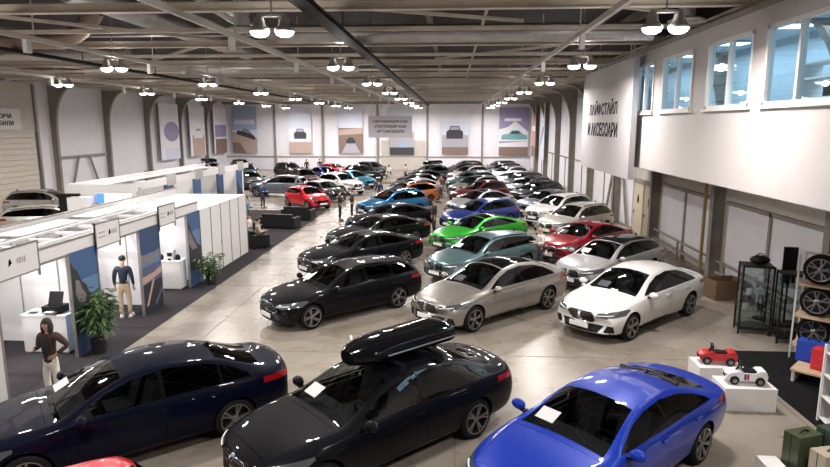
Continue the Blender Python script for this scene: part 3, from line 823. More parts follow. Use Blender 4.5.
# left wall: sheeted bay with a roller door, tubes and braces
m = MB(); m.b(XL, XL + .06, YF, 40.6, 5.0, 8.2); trim(m, M_WALLB)
m = MB()
for k in range(14):
    z = k * .355; m.b(XL + .03, XL + .10, 33.6, 40.1, z + .01, z + .345)
struct(m.build('door_1', mat('cream_roller_door', (.62, .57, .49), .5, var=.04), bevel=.02))
trim(MB().b(XL, XL + .22, 40.25, 40.45, 0, 8.1), M_ALU)
trim(MB().bar((XL + .2, 42, 3.15), (XL + .2, 48.4, 3.15), .14, .14), M_ALU)
trim(MB().bar((XL + .2, 43.2, 0), (XL + .2, 44.6, 3.1), .12, .12), M_ALU)
trim(MB().bar((XL + .2, 47.4, 0), (XL + .2, 46.0, 3.1), .12, .12), M_ALU)
m = MB()
for k in range(11):
    z = k * .33; m.b(-8.6, -3.3, YB - .1, YB - .04, z + .008, z + .322)
struct(m.build('door_2', M_WALLB, bevel=.015))
# right wall: white bays between columns, braces, door leaves, guard rails
for i, y in enumerate(BAY):
    if y < 1 or y > 74: continue
    y0, y1 = y + .5, y + 6.2
    if abs(y - 28.6) < .1: continue
    trim(MB().b(XR - .07, XR, y0, y1, .35, 2.75 if y < 28 else 7.4), M_WALL)
    trim(MB().b(XR - .12, XR, (y0 + y1) / 2 - .07, (y0 + y1) / 2 + .07, 0, 2.85), M_BEIGED)
    trim(MB().b(XR - .12, XR, y0 - .1, y1 + .1, 2.75, 2.87), M_BEIGED)
    if y < 30:
        for z in (.35, .75): trim(MB().tube([(XR - .28, y0 - .1, z), (XR - .28, y1 + .1, z)], .045, 8), M_BEIGED)
        for yy in (y0 + .5, (y0 + y1) / 2, y1 - .5): trim(MB().tube([(XR - .28, yy, 0), (XR - .28, yy, .8)], .045, 8), M_BEIGED)
trim(MB().b(XR - .07, XR, 32.6, 34.8, .1, 7.4), M_WALL)
m_leaf = mat('cream_door_leaf', (.60, .53, .40), .5)
for i, y0 in enumerate((29.0, 30.7)):
    d = struct(MB().b(XR - .12, XR - .02, y0, y0 + 1.45, 0, 2.55).build('door_%d' % (3 + i), m_leaf, bevel=.015))
    mm = MB()
    mm.ell((XR - .13, y0 + .72, 1.75), (.02, .13, .24)); mm.build('door_window', M_BLACKGLOSS, d, smooth='full')
    MB().box((XR - .15, y0 + 1.3, 1.05), (.05, .05, .18)).build('door_handle', M_ALU, d)
trim(MB().b(XR - .16, XR, 28.85, 32.3, 2.55, 2.75), M_BEIGED)
for (y0, y1) in ((32.9, 34.2), (37.6, 36.2)): trim(MB().bar((XR - .2, y0, .0), (XR - .2, y1, 3.0), .12, .12), M_BEIGED)
trim(MB().bar((XR - .2, 32.6, 3.05), (XR - .2, 38, 3.05), .14, .14), M_BEIGED)
pp = tag(MB().tube([(XR - .35, 22.7, 0), (XR - .35, 22.7, 4.0)], .06, 10).build('standpipe', mat('ochre_pipe_paint', (.40, .26, .10), .5), smooth=True), 'ochre painted vertical pipe beside the right wall column', 'pipe')

# gallery with office windows on the right
XM, ZM0, ZM1, YM0, YM1 = 6.6, 3.97, 7.9, -6.0, 30.2
WZ0, WZ1 = 5.86, 7.48
wins = [(11.2, 13.68), (14.28, 16.65), (17.68, 20.08), (20.95, 22.85), (24.1, 26.4), (27.1, 29.3), (7.9, 10.4)]
m = MB()
m.b(XM, XM + .14, YM0, YM1, ZM0, WZ0); m.b(XM, XM + .14, YM0, YM1, WZ1, ZM1)
prev = YM0
for a, b in sorted(wins): m.b(XM, XM + .14, prev, a, WZ0, WZ1); prev = b
m.b(XM, XM + .14, prev, YM1, WZ0, WZ1)
struct(m.build('wall_1', M_MEZZ))
trim(MB().b(XM + .02, XR, YM0, YM1, ZM0 - .02, ZM0 + .25), M_MEZZ)
trim(MB().b(XM - .06, XR, YM0, YM1, ZM1, ZM1 + .12), M_BEIGED)
trim(MB().b(XM + .14, XR, YM1 - .12, YM1, ZM0 + .2, ZM1), M_MEZZ)
M_FRAME = mat('white_window_frame', (.72, .70, .68), .4)
for i, (a, b) in enumerate(sorted(wins)):
    m = MB(); t = .07
    m.b(XM - .04, XM + .1, a - .02, a + t, WZ0 - .02, WZ1 + .02); m.b(XM - .04, XM + .1, b - t, b + .02, WZ0 - .02, WZ1 + .02)
    m.b(XM - .04, XM + .1, a, b, WZ0 - .02, WZ0 + t); m.b(XM - .04, XM + .1, a, b, WZ1 - t, WZ1 + .02); m.b(XM - .03, XM + .1, (a + b) / 2 - .04, (a + b) / 2 + .04, WZ0, WZ1)
    m.b(XM - .09, XM + .02, a - .08, b + .08, WZ0 - .07, WZ0 - .01)
    w = struct(m.build('window_%d' % (i + 1), M_FRAME))
    for u, v in ((a + t, (a + b) / 2 - .04), ((a + b) / 2 + .04, b - t)): MB().b(XM + .03, XM + .045, u, v, WZ0 + t, WZ1 - t).build('pane', M_BLUEG, w)
# office behind the windows
M_OFF = mat('pale_blue_office_wall', (.56, .68, .74), .7, var=.05)
struct(MB().b(XM + .14, XR - .1, YM0, YM1 - .12, ZM1 - .03, ZM1 - .005).build('ceiling_2', M_OFF))
struct(MB().b(XR - .2, XR - .12, YM0, YM1 - .2, ZM0 + .3, ZM1 - .02).build('wall_2', M_OFF))
for i, y in enumerate((9.2, 12.6, 15.9, 19.2, 22.5, 25.8)):
    o = thing('office_lamp', f'white ceiling panel light inside the gallery office, number-free row place {["nearest the camera", "second from the camera", "third from the camera", "fourth from the camera", "fifth from the camera", "farthest from the camera"][i]}'.replace(', number-free row place', ','), 'lamp', (8.3, y, ZM1 - .04), 0, 'gallery office panel lights')
    MB().b(-.35, .35, -.35, .35, -.06, -.02).build('frame', M_FRAME, o)
    MB().b(-.3, .3, -.3, .3, -.075, -.061).build('diffuser', mat('office_diffuser', (1, 1, 1), .5, emit=(.8, .92, 1), es=6), o)
o = tag(MB().b(8.0, 8.06, 16.75, 17.25, 6.15, 6.5).build('notice_board', mat('red_print', (.6, .05, .06), .5)), 'small red notice hanging inside the gallery office behind the middle window', 'notice')
MB().b(8.0, 8.06, 16.9, 17.1, 4.3, 6.15).build('stand', mat('red_post', (.6, .05, .06), .5), o)
sh = thing('office_shelf', 'white metal shelf inside the office behind the nearest window', 'shelf', (7.5, 12.7, ZM0 + .25))
for z in (1.35, 1.75, 2.15, 2.45): MB().b(-.2, .2, -.9, .9, z, z + .04).build('shelf_board', M_WHITE, sh)
for yy in (-.9, .9): MB().b(-.2, .2, yy - .03, yy + .03, 0, 2.5).build('upright', M_WHITE, sh)
o = tag(MB().b(7.35, 7.68, 12.1, 12.9, ZM0 + 2.045, ZM0 + 2.34).build('equipment_box', M_DARK, bevel=.03), 'black equipment box on the white office shelf', 'box')

# ------------------------------------------------------------------ text
def text(name, s, m, parent, loc, rot, width=None, height=None, depth=.004):
    cu = bpy.data.curves.new(name, 'FONT'); cu.body = s; cu.align_x = 'CENTER'; cu.align_y = 'CENTER'; cu.extrude = depth; cu.offset = .022
    o = bpy.data.objects.new(name, cu); COL.objects.link(o)
    me = baked(o); bpy.data.objects.remove(o); bpy.data.curves.remove(cu)
    co = np.empty(len(me.vertices) * 3); me.vertices.foreach_get('co', co); co = co.reshape(-1, 3)
    if len(co):
        lo, hi = co.min(0), co.max(0); c = (lo + hi) / 2
        sx = width / (hi[0] - lo[0]) if width else None; sy = height / (hi[1] - lo[1]) if height else None
        sx = sx or sy; sy = sy or sx
        co[:, 0] = (co[:, 0] - c[0]) * sx; co[:, 1] = (co[:, 1] - c[1]) * sy
        me.vertices.foreach_set('co', co.ravel())
    me.materials.clear(); me.materials.append(m); me.name = name
    o = bpy.data.objects.new(name, me); COL.objects.link(o); o.location = loc; o.rotation_euler = rot
    if parent: o.parent = parent
    return o
FACE_NX = (PI / 2, 0, -PI / 2)   # lettering seen from -X
FACE_PX = (PI / 2, 0, PI / 2)
FACE_NY = (PI / 2, 0, 0)

s = thing('hanging_sign', 'large grey hanging sign board lettered for lifestyle and accessories in front of the gallery', 'sign', (6.3, 25.95, 3.55))
MB().b(-.10, .10, -4.0, 4.0, 0, 4.2).build('board', M_SIGN, s)
text('lettering', 'ЛАЙФСТАЙЛ', M_INK, s, (-.106, 0.2, 2.60), FACE_NX, 4.65, .62)
text('lettering', 'И АКСЕСОАРИ', M_INK, s, (-.106, 0.2, 1.72), FACE_NX, 5.0, .58)
for yy in (-3.6, -3.2, 1.5, 3.6): MB().tube([(0, yy, 4.2), (0, yy + .05, 5.8)], .02, 6).build('cable', M_RAIL, s)
s = thing('hanging_sign', 'grey hanging sign lettered for certified used cars in front of the back wall', 'sign', (-6.2, 62, 4.2))
MB().b(-2.2, 2.2, -.06, .06, 0, 2.15).build('board', M_SIGNL, s)
for k, (t, w) in enumerate((('СЕРТИФИЦИРАНИ', 3.5), ('УПОТРЕБЯВАНИ', 3.2), ('АВТОМОБИЛИ', 2.8))): text('lettering', t, M_INK, s, (0, -.066, 1.58 - k * .48), FACE_NY, w, .30)
for xx in (-1.9, 1.9): MB().tube([(xx, 0, 2.15), (xx, 0, 5.1)], .02, 6).build('cable', M_RAIL, s)
s = thing('wall_sign', 'white wall sign above the cream roller door on the left wall', 'sign', (XL + .12, 36.6, 5.15))
MB().b(-.05, .05, -2.2, 2.2, 0, 1.35).build('board', M_WHITE, s)
text('lettering', 'НОВИ', M_INK, s, (.056, .6, .86), FACE_PX, 1.5, .3)
text('lettering', 'АВТОМОБИЛИ', M_INK, s, (.056, -.15, .42), FACE_PX, 3.3, .3)

# ------------------------------------------------------------------ banners
def cm(c): return mat('banner_print', c, .6)
B_SKY, B_SKYP, B_GREY, B_TAN, B_BRN, B_DK, B_TEAL, B_WHITE, B_PURP, B_ORANGE = map(cm, [(.36, .44, .60), (.66, .70, .80), (.42, .41, .46), (.50, .38, .32), (.24, .17, .14), (.05, .05, .06), (.18, .40, .44), (.80, .80, .82), (.32, .28, .45), (.55, .32, .25)])
CAR_F = [(-.36, -.20), (-.38, .0), (-.34, .08), (-.26, .11), (-.19, .25), (.19, .25), (.26, .11), (.34, .08), (.38, .0), (.36, -.20)]
CAR_S = [(-.46, -.10), (-.46, .02), (-.38, .07), (-.20, .09), (-.08, .20), (.16, .20), (.30, .09), (.44, .04), (.47, -.02), (.46, -.10)]
def banner(label, org, u, w, h, parts):
    """printed cloth banner; u runs along its width, prints are layers of ink a few mm proud"""
    u = Vector(u); n = u.cross(Vector((0, 0, 1)))
    r = thing('banner', label, 'banner', org)
    def layer(poly, m, d, nm):
        MB().prism([(a * w, b * h) for a, b in poly], n * (.02 + .004 * d), u, (0, 0, 1), n * .004).build(nm, m, r)
    MB().prism([(0, 0), (w, 0), (w, h), (0, h)], (0, 0, 0), u, (0, 0, 1), n * .02).build('cloth', parts[0], r)
    for d, (nm, poly, m) in enumerate(parts[1:]): layer(poly, m, d, nm)
    return r
rect = lambda x0, y0, x1, y1: [(x0, y0), (x1, y0), (x1, y1), (x0, y1)]
def carpoly(P, cx, cy, sx, sy, tilt=0): return [(cx + sx * x, cy + sy * (y + tilt * x)) for x, y in P]
WINF = [(-.22, .12), (-.16, .22), (.16, .22), (.22, .12)]
WINS = [(-.16, .09), (-.06, .17), (.14, .17), (.24, .09)]
XP = (1, 0, 0); yb = YB - .22
banner('tall back wall banner of a dark car on a tan slope, at the left end', (-27.2, yb, 2.0), XP, 3.1, 5.7, [B_SKYP, ('printed_sky', rect(0, .5, 1, 1), B_SKY), ('printed_cloud', rect(.1, .62, .9, .72), B_SKYP), ('printed_ground', [(0, 0), (1, 0), (1, .32), (.5, .42), (0, .46)], B_TAN), ('printed_rock', [(0, 0), (.55, 0), (.3, .22), (0, .24)], B_BRN), ('printed_car', carpoly(CAR_S, .55, .4, .8, .55, -.25), B_DK), ('printed_window', carpoly(WINS, .55, .4, .8, .55, -.25), B_TEAL)])
banner('pale back wall banner with a small dark car front, second from left', (-20.1, yb, 2.0), XP, 2.8, 5.5, [B_SKYP, ('printed_haze', rect(0, .3, 1, .55), B_WHITE), ('printed_ground', rect(0, 0, 1, .25), B_TAN), ('printed_car', carpoly(CAR_F, .5, .42, .75, .5), B_DK), ('printed_window', carpoly(WINF, .5, .42, .75, .5), B_GREY)])
banner('back wall banner with a brown road photo, left of the certified cars sign', (-13.9, yb, 2.0), XP, 3.0, 5.5, [B_SKYP, ('printed_photo', rect(0, 0, 1, .56), B_BRN), ('printed_road', [(.1, 0), (.9, 0), (.6, .3), (.4, .3)], B_GREY), ('printed_hill', [(0, .4), (1, .44), (1, .56), (0, .52)], B_TAN), ('printed_car', carpoly(CAR_F, .5, .28, .5, .3), B_DK)])
banner('back wall banner partly hidden behind the certified cars sign', (-7.6, yb, 1.85), XP, 3.0, 5.6, [B_SKYP, ('printed_photo', rect(0, 0, 1, .5), B_GREY), ('printed_road', rect(0, 0, 1, .16), B_DK), ('printed_hill', [(0, .3), (.5, .42), (1, .34), (1, .5), (0, .5)], B_TAN), ('printed_car', carpoly(CAR_F, .55, .22, .5, .3), B_SKY)])
banner('grey back wall banner with a dark car front, right of the sign', (-1.2, yb, 1.9), XP, 3.2, 5.6, [B_SKYP, ('printed_sky', rect(0, .72, 1, 1), B_WHITE), ('printed_ground', rect(0, 0, 1, .42), B_GREY), ('printed_road', rect(0, 0, 1, .16), B_BRN), ('printed_car', carpoly(CAR_F, .48, .46, .85, .6), B_DK), ('printed_window', carpoly(WINF, .48, .46, .85, .6), B_GREY)])
banner('back wall banner with a pale teal car and white mountain', (5.7, yb, 1.8), XP, 3.5, 5.7, [B_PURP, ('printed_mountain', [(0, .3), (1, .3), (1, .5), (.55, .72), (.3, .6), (0, .55)], B_WHITE), ('printed_title', rect(.18, .72, .75, .78), B_WHITE), ('printed_ground', rect(0, 0, 1, .18), B_BRN), ('printed_shore', [(0, .18), (1, .18), (1, .3), (0, .26)], B_WHITE), ('printed_car', carpoly(CAR_S, .52, .4, .95, .65), B_TEAL), ('printed_window', carpoly(WINS, .52, .4, .95, .65), B_DK)])
YP = (0, 1, 0); xl = XL + .5
def bl(label, y, w, *prints): banner(label, (xl, y, 2.1), YP, w, 5.4, [B_WHITE, *prints])
bl('left wall banner with a round purple car picture', 57.2, 4.1, ('printed_car', carpoly([(math.cos(a) * .5, math.sin(a) * .3) for a in np.linspace(0, 2 * PI, 19)[:-1]], .6, .5, .8, .6), B_PURP), ('printed_ground', rect(.2, 0, .95, .2), B_SKYP))
bl('left wall banner with a tan desert picture', 63.9, 4.0, ('printed_ground', rect(.15, 0, .95, .42), B_TAN), ('printed_car', carpoly(CAR_F, .55, .45, .8, .45), B_WHITE), ('printed_window', carpoly(WINF, .55, .45, .8, .45), B_GREY))
bl('left wall banner with two stacked brown and purple pictures', 70.5, 4.2, ('printed_top_photo', rect(.1, .36, .95, .62), B_PURP), ('printed_photo', rect(.1, 0, .95, .32), B_BRN))
banner('orange banner on the right wall near the back corner', (XR - .5, 71.0, 2.0), (0, -1, 0), 3.0, 5.6, [B_ORANGE, ('printed_title', rect(.1, .5, .9, .6), B_WHITE), ('printed_ground', rect(0, 0, 1, .2), B_BRN)])
banner('pale banner on the right wall with a slanted blue car', (XR - .5, 64.5, 2.0), (0, -1, 0), 3.0, 5.6, [B_SKYP, ('printed_car', carpoly(CAR_S, .5, .42, .9, .6, .6), B_PURP), ('printed_sky', rect(0, .7, 1, 1), B_WHITE)])

# ------------------------------------------------------------------ ducts, trays, rails, lamps under the roof
def duct(label, pts, r, m, rib=None, seg=20):
    o = thing('air_duct', label, 'duct')
    MB().tube(pts, r, seg).build('pipe', m, o, smooth=True)
    if rib and rib > .3:
        a, b = Vector(pts[0]), Vector(pts[-1])
        for k in range(int((b - a).length / 2.4) + 1):
            p = a + (b - a).normalized() * (.3 + 2.4 * k); MB().cyl(p, p + (b - a).normalized() * .06, r * 1.07, seg).build('flange', m, o)
    elif rib:
        a, b = Vector(pts[0]), Vector(pts[-1]); n = int((b - a).length / rib)
        mb = MB()
        for k in range(n):
            p = a.lerp(b, (k + .5) / n); d = (b - a).normalized()
            mb.cyl(p - d * rib * .22, p + d * rib * .22, r * 1.04, seg)
        mb.build('ribs', m, o)
    return o
def arc(p0, p1, p2, n=8):
    a, b, c = Vector(p0), Vector(p1), Vector(p2)
    return [(a * (1 - t) ** 2 + b * 2 * t * (1 - t) + c * t * t) for t in np.linspace(0, 1, n)]
duct('ribbed silver air duct crossing the roof space above the middle of the hall', [(-5.6, 20.2, 8.32), (6.2, 20.2, 8.32)], .28, M_DUCT, .12)
duct('large brown air duct at the upper left ending in an elbow', [(-27, 20.2, 8.2)] + arc((-13.2, 20.2, 8.2), (-12.2, 20.2, 8.2), (-11.6, 20.1, 9.1)), .28, M_DUCTB)
duct('broad silver air duct running away from the camera above the booths', [(-10.0, 16.0, 8.98), (-10.0, 32.4, 8.98)], .40, M_DUCT)
duct('thin silver air duct crossing the roof above the near row, behind the ribbed duct', [(-6.5, 23.6, 8.55), (5.8, 23.6, 8.55)], .16, M_DUCT)
duct('silver duct on the far left under the roof', [(-27, 26.5, 8.5), (-14, 26.5, 8.5)], .3, M_DUCT, .9)
duct('long silver duct crossing the middle of the roof behind the third beam', [(-20, 33.2, 8.5), (-5, 33.2, 8.5)], .3, M_DUCT, .5)
duct('grey duct crossing far down the hall above the back rows', [(-16, 45.5, 8.5), (8, 45.5, 8.5)], .32, M_DUCT, .5)
duct('dark pipe crossing under the roof between first and second beams', [(-27, 11.6, 8.8), (6, 11.6, 8.8)], .14, M_DUCTB)
duct('flexible silver duct dropping from the ribbed duct end near the lamp', arc((-5.7, 20.2, 8.32), (-6.4, 20.0, 8.4), (-6.7, 16.5, 8.85)), .2, M_DUCT)
# thin service pipes, each its own run
for i, (x0, x1, y, z, r) in enumerate([(-27, 6, 13.4, 8.55, .05), (-27, 9, 17.0, 8.62, .04), (-27, 9, 20.6, 8.5, .06), (-26, 6, 23.0, 8.72, .05), (-27, 9, 27.2, 8.5, .05), (-27, 9, 30.4, 8.6, .07), (-27, 9, 37.5, 8.5, .06), (-27, 9, 41.0, 8.6, .06), (-27, 9, 47.5, 8.5, .07), (-27, 9, 51.4, 8.6, .06)]):
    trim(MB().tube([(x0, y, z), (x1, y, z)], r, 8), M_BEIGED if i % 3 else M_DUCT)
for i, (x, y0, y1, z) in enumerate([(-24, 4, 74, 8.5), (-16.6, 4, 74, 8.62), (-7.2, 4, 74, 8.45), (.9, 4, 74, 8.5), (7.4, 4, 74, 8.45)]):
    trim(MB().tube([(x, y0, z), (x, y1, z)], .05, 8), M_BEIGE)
def tray(label, x, z, w, m, hangers=True, y0=3, y1=75):
    o = thing('cable_tray', label, 'cable tray', (x, 0, z))
    mb = MB(); mb.b(-w / 2, w / 2, y0, y1, 0, .02); mb.b(-w / 2, -w / 2 + .02, y0, y1, 0, .1); mb.b(w / 2 - .02, w / 2, y0, y1, 0, .1)
    mb.build('tray', m, o)
    for k in range(3):
        xx = -w * .3 + k * w * .3
        MB().tube([(xx + .03 * math.sin(y * .9 + k), y, .05 + .03 * (k % 2)) for y in np.linspace(y0, y1, 60)], .03, 6).build('cable', M_TRAY if k != 2 else M_RAIL, o, smooth=True)
    for y in range(6, 74, 6): MB().b(-w / 2, -w / 2 + .02, y, y + .04, .05, ZT - z - .01).build('hanger', m, o)
    return o
tray('black cable tray running down the middle of the roof towards the back wall', -2.95, 7.78, .38, M_TRAY)
tray('black cable tray running along the left side of the roof', -14.4, 7.8, .3, M_TRAY)
def light_rail(label, x, z):
    o = thing('power_rail', label, 'rail', (x, 0, z))
    MB().b(-.05, .05, 3, 75, 0, .12).build('rail', M_RAIL, o)
    for y in np.arange(9.5, 74, 6.7):
        MB().b(-.06, .06, y - .1, y + .1, -.34, 0).build('drop_box', M_WHITE, o)
        MB().b(-.015, .015, y + .3, y + .33, .12, ZT - z - .01).build('hanger', M_RAIL, o)
light_rail('pale power rail slanting to the upper right over the front cars', 3.25, 7.68)
light_rail('pale power rail over the aisle left of the centre cable tray', -5.75, 7.7)
light_rail('pale power rail over the booths on the left', -11.3, 7.68)
light_rail('pale power rail far left over the cars by the left wall', -19.6, 7.7)
for lab, (x, y) in (('round grey ceiling diffuser left of the nearest twin lamp', (-5.9, 17.6)), ('round pale ceiling diffuser above the gallery windows', (6.0, 16.8))):
    o = thing('air_diffuser', lab, 'air vent', (x, y, 8.05))
    MB().lathe([(.3, .02), (.45, 0), (.46, .05), (.3, .12)], seg=28, closed=True).build('ring', M_RAIL, o, smooth=True)
    MB().lathe([(.02, .03), (.26, .03), (.26, .10), (.02, .10)], seg=24, closed=True).build('core', M_LAMPH, o, smooth=True)
    MB().cyl((0, 0, .1), (0, 0, 1.3), .2, 16).build('drop_pipe', M_DUCT, o, smooth=True)
rows = [(4.35, 'right hand car row'), (-3.85, 'left car row'), (-11.9, 'exhibition booths'), (-19.2, 'cars by the left wall')]
ords = ['nearest the camera', 'second from the camera', 'third from the camera', 'fourth from the camera', 'fifth from the camera', 'sixth from the camera', 'seventh from the camera', 'eighth from the camera', 'farthest from the camera']
first = None; LAMP_W = 215
ad = bpy.data.lights.new('lamp_light', 'AREA'); ad.shape = 'DISK'; ad.size = .34; ad.spread = math.radians(172); ad.energy = LAMP_W; ad.color = (1, .945, .90)
pl_ = bpy.data.lights.new('lamp_spill', 'POINT'); pl_.energy = 60; pl_.shadow_soft_size = .12; pl_.color = (1, .94, .89)  # point light added at each twin lamp to brighten beams and upper walls
ad2 = ad.copy(); ad2.energy = LAMP_W * 1.15; ad2.color = (1, .95, .95)
for x, rn in rows:
    for k, y in enumerate([4.8, 13.35, 21.5, 29.9, 38.3, 46.8, 55.2, 63.4, 71.0]):
        lab = f'twin round ceiling lamp above the {rn}, {ords[k]}'
        if first is None:
            o = first = thing('ceiling_lamp', lab, 'lamp', (x, y, 7.41), 0, 'twin lamps under the roof')
            for sx in (-.27, .27):
                hd = MB().lathe([(.02, .30), (.10, .28), (.13, .12), (.21, .05), (.21, 0.0), (.02, .0)], c=(sx, 0, 0), seg=20).build('lamp_head', M_LAMPH, o, smooth=True)
                MB().lathe([(.005, -.125), (.10, -.11), (.17, -.07), (.205, -.002), (.005, -.002)], c=(sx, 0, 0), seg=20).build('lens', M_LENS, hd, smooth=True)
            MB().b(-.32, .32, -.03, .03, .30, .36).build('crossbar', M_LAMPH, o)
            MB().b(-.015, .015, -.015, .015, .36, 1.98).build('hanger', M_LAMPH, o)
        else: o = dup(first, (x, y, 7.41), 0, lab, 'twin lamps under the roof')
        l = bpy.data.objects.new('lamp_spill', pl_); COL.objects.link(l); l.location = (x, y, 7.33)
        for sx in (-.27, .27):
            l = bpy.data.objects.new('lamp_light', ad); COL.objects.link(l); l.location = (x + sx, y, 7.26); l.data = ad if y < 50 else ad2
# bluish area light added to brighten the gallery office behind its windows
sp = bpy.data.lights.new('office_glow', 'AREA'); sp.shape = 'RECTANGLE'; sp.size = 1.2; sp.size_y = 22; sp.energy = 420; sp.color = (.75, .88, 1)
l = bpy.data.objects.new('office_glow', sp); COL.objects.link(l); l.location = (8.3, 18, 7.7)
# ------------------------------------------------------------------ carpets
tag(MB().b(-14.4, -8.0, 2.0, 38.6, 0, .012).build('carpet', M_CARPET), 'long charcoal carpet under the white booths and sofas', 'carpet')
tag(MB().b(6.72, 8.75, 8.2, 14.65, 0, .012).build('floor_mat', M_MAT), 'black floor mat in front of the shop shelves on the right', 'mat')
seamm = mat('floor_joint', (.16, .14, .12), .6)
for i, x in enumerate((-6.4, .1, 6.6)): trim(MB().b(x - .012, x + .012, YF, YB, 0, .003), seamm)
for y in (8, 14, 20, 26, 32, 38): trim(MB().b(-8, XR, y - .012, y + .012, 0, .0031), seamm)
wl = mat('worn_floor_line_paint', (.62, .59, .54), .5, var=.15, vscale=3)
tag(MB().bar((-1.95, 12.3, .003), (-2.6, 15.2, .003), .06, .004).build('floor_line', wl), 'short pale painted line on the floor between the roof box sedan and the black estate', 'floor marking')

# ------------------------------------------------------------------ booths
FX = -8.8
PR_SKY, PR_SKY2, PR_ROCK, PR_SNOW, PR_NIGHT, PR_DUSK, PR_GLOW, PR_ROAD = map(cm, [(.045, .10, .22), (.10, .19, .34), (.022, .026, .032), (.19, .165, .18), (.03, .06, .14), (.085, .09, .17), (.42, .29, .24), (.015, .016, .026)])
def panel(y0, y1, z1=2.5, x=FX, t=.05, name='booth_panel', label=None, ax='Y', x1=None):
    m = MB()
    if ax == 'Y': m.b(x - t, x, y0, y1, 0, z1)
    else: m.b(x, x1, y0, y0 + t, 0, z1)
    return m
def wall_thing(label, mb, posts):
    o = thing('booth_wall', label, 'booth wall')
    mb.build('panel', M_BOOTH, o)
    for p in posts: MB().b(*p).build('post', M_ALU, o)
    return o
P = .025
def fr(y0, y1, x=FX, z1=2.5): return [(x - .06, x + .012, y0 - P, y0 + P, 0, z1), (x - .06, x + .012, y1 - P, y1 + P, 0, z1)]
wall_thing('white booth front wall at the left edge of the picture, before the first opening', panel(6.0, 10.95), fr(6.0, 10.95))
sr = thing('store_cabin', 'white closed store cabin of panels at the far end of the near booths', 'booth')
for k in range(5):
    y0 = 20.65 + k * .98
    MB().b(FX - .04, FX, y0 + .03, y0 + .95, .02, 2.5).build('panel', M_BOOTH, sr)
for k in range(6):
    y0 = 20.65 + k * .98
    MB().b(FX - .06, FX + .012, y0 - .025, y0 + .025, 0, 2.52).build('post', M_ALU, sr)
MB().b(-11.8, FX - .05, 25.5, 25.56, 0, 2.5).build('end_panel', M_BOOTH, sr)
MB().b(-11.8, FX - .05, 20.66, 20.72, 0, 2.5).build('end_panel', M_BOOTH, sr)
MB().b(-11.8, FX, 20.7, 25.56, 2.50, 2.53).build('roof_sheet', M_BOOTH, sr)
MB().box((FX + .02, 22.55, 1.05), (.03, .03, .14)).build('handle', M_ALU, sr)
# back wall and partitions
bw = thing('booth_wall', 'long white back wall of the near booths', 'booth wall')
y = 6.0
while y < 20.5:
    MB().b(-11.85, -11.8, y + .02, y + 1.02, 0, 2.5).build('panel', M_BOOTH, bw); MB().b(-11.87, -11.78, y - .02, y + .02, 0, 2.52).build('post', M_ALU, bw); y += 1.045
for i, (y, nm) in enumerate(((10.9, 'left of the first opening'), (14.3, 'behind the mountain poster and tall plant'), (17.55, 'behind the road at dusk poster'))):
    o = thing('booth_wall', f'white cross wall between booths, {nm}', 'booth wall')
    for k in range(3): MB().b(-11.78 + k, -11.78 + k + .97, y - .025, y + .025, 0, 2.5).build('panel', M_BOOTH, o); MB().b(-11.80 + k, -11.77 + k, y - .035, y + .035, 0, 2.52).build('post', M_ALU, o)
# posters on the front line
def poster(label, y0, y1, prints):
    o = thing('booth_poster', label, 'poster', (FX, y0, 0)); w = y1 - y0
    MB().b(-.05, 0, 0, w, 0, 2.52).build('panel', prints[0], o)
    for d, (nm, poly, m) in enumerate(prints[1:]): MB().prism([(a * w, b * 2.52) for a, b in poly], (.001 + .003 * d, 0, 0), (0, 1, 0), (0, 0, 1), (.003, 0, 0)).build(nm, m, o)
    for a in (-P, w): MB().b(-.06, .02, a, a + P, 0, 2.52).build('post', M_ALU, o)
    return o
poster('tall booth poster of a dark rocky mountain, behind the tall plant', 13.25, 14.35, [PR_SKY2, ('printed_sky', rect(0, .72, 1, 1), PR_SKY), ('printed_mountain', [(0, 0), (1, 0), (1, .50), (.85, .55), (.62, .56), (.52, .66), (.38, .70), (.24, .82), (.12, .86), (0, .96)], PR_ROCK), ('printed_snow', [(.12, .62), (.2, .52), (.42, .50), (.5, .56), (.36, .63), (.28, .72), (.16, .74)], PR_SNOW), ('printed_valley', [(0, 0), (1, 0), (1, .20), (.5, .26), (0, .2)], PR_NIGHT)])
poster('tall booth poster of a road at dusk, beside the man in navy', 16.45, 17.6, [PR_SKY2, ('printed_sky', rect(0, .7, 1, 1), PR_NIGHT), ('printed_cloud', [(0, .62), (.5, .58), (1, .66), (1, .72), (.4, .66), (0, .72)], PR_SNOW), ('printed_dusk', rect(0, .36, 1, .56), PR_DUSK), ('printed_glow', [(0, .36), (1, .42), (1, .5), (.6, .46), (0, .45)], PR_GLOW), ('printed_road', rect(0, 0, 1, .36), PR_ROAD), ('printed_light_trail', [(.1, .1), (.22, .1), (.6, .38), (.5, .38)], PR_GLOW), ('printed_kerb', [(.6, .05), (1, .22), (1, .26), (.55, .1)], PR_DUSK)])
poster('tall booth poster of a grey mountain slope, beside the store cabin', 19.6, 20.62, [PR_SKY2, ('printed_sky', rect(0, .75, 1, 1), PR_SKY), ('printed_mountain', [(0, .2), (1, .2), (1, .5), (.7, .56), (.4, .7), (.15, .88), (0, .94)], PR_ROCK), ('printed_snow', [(.05, .6), (.3, .5), (.7, .5), (.35, .66), (.1, .8)], PR_SNOW), ('printed_lake', rect(0, 0, 1, .22), PR_SKY)])
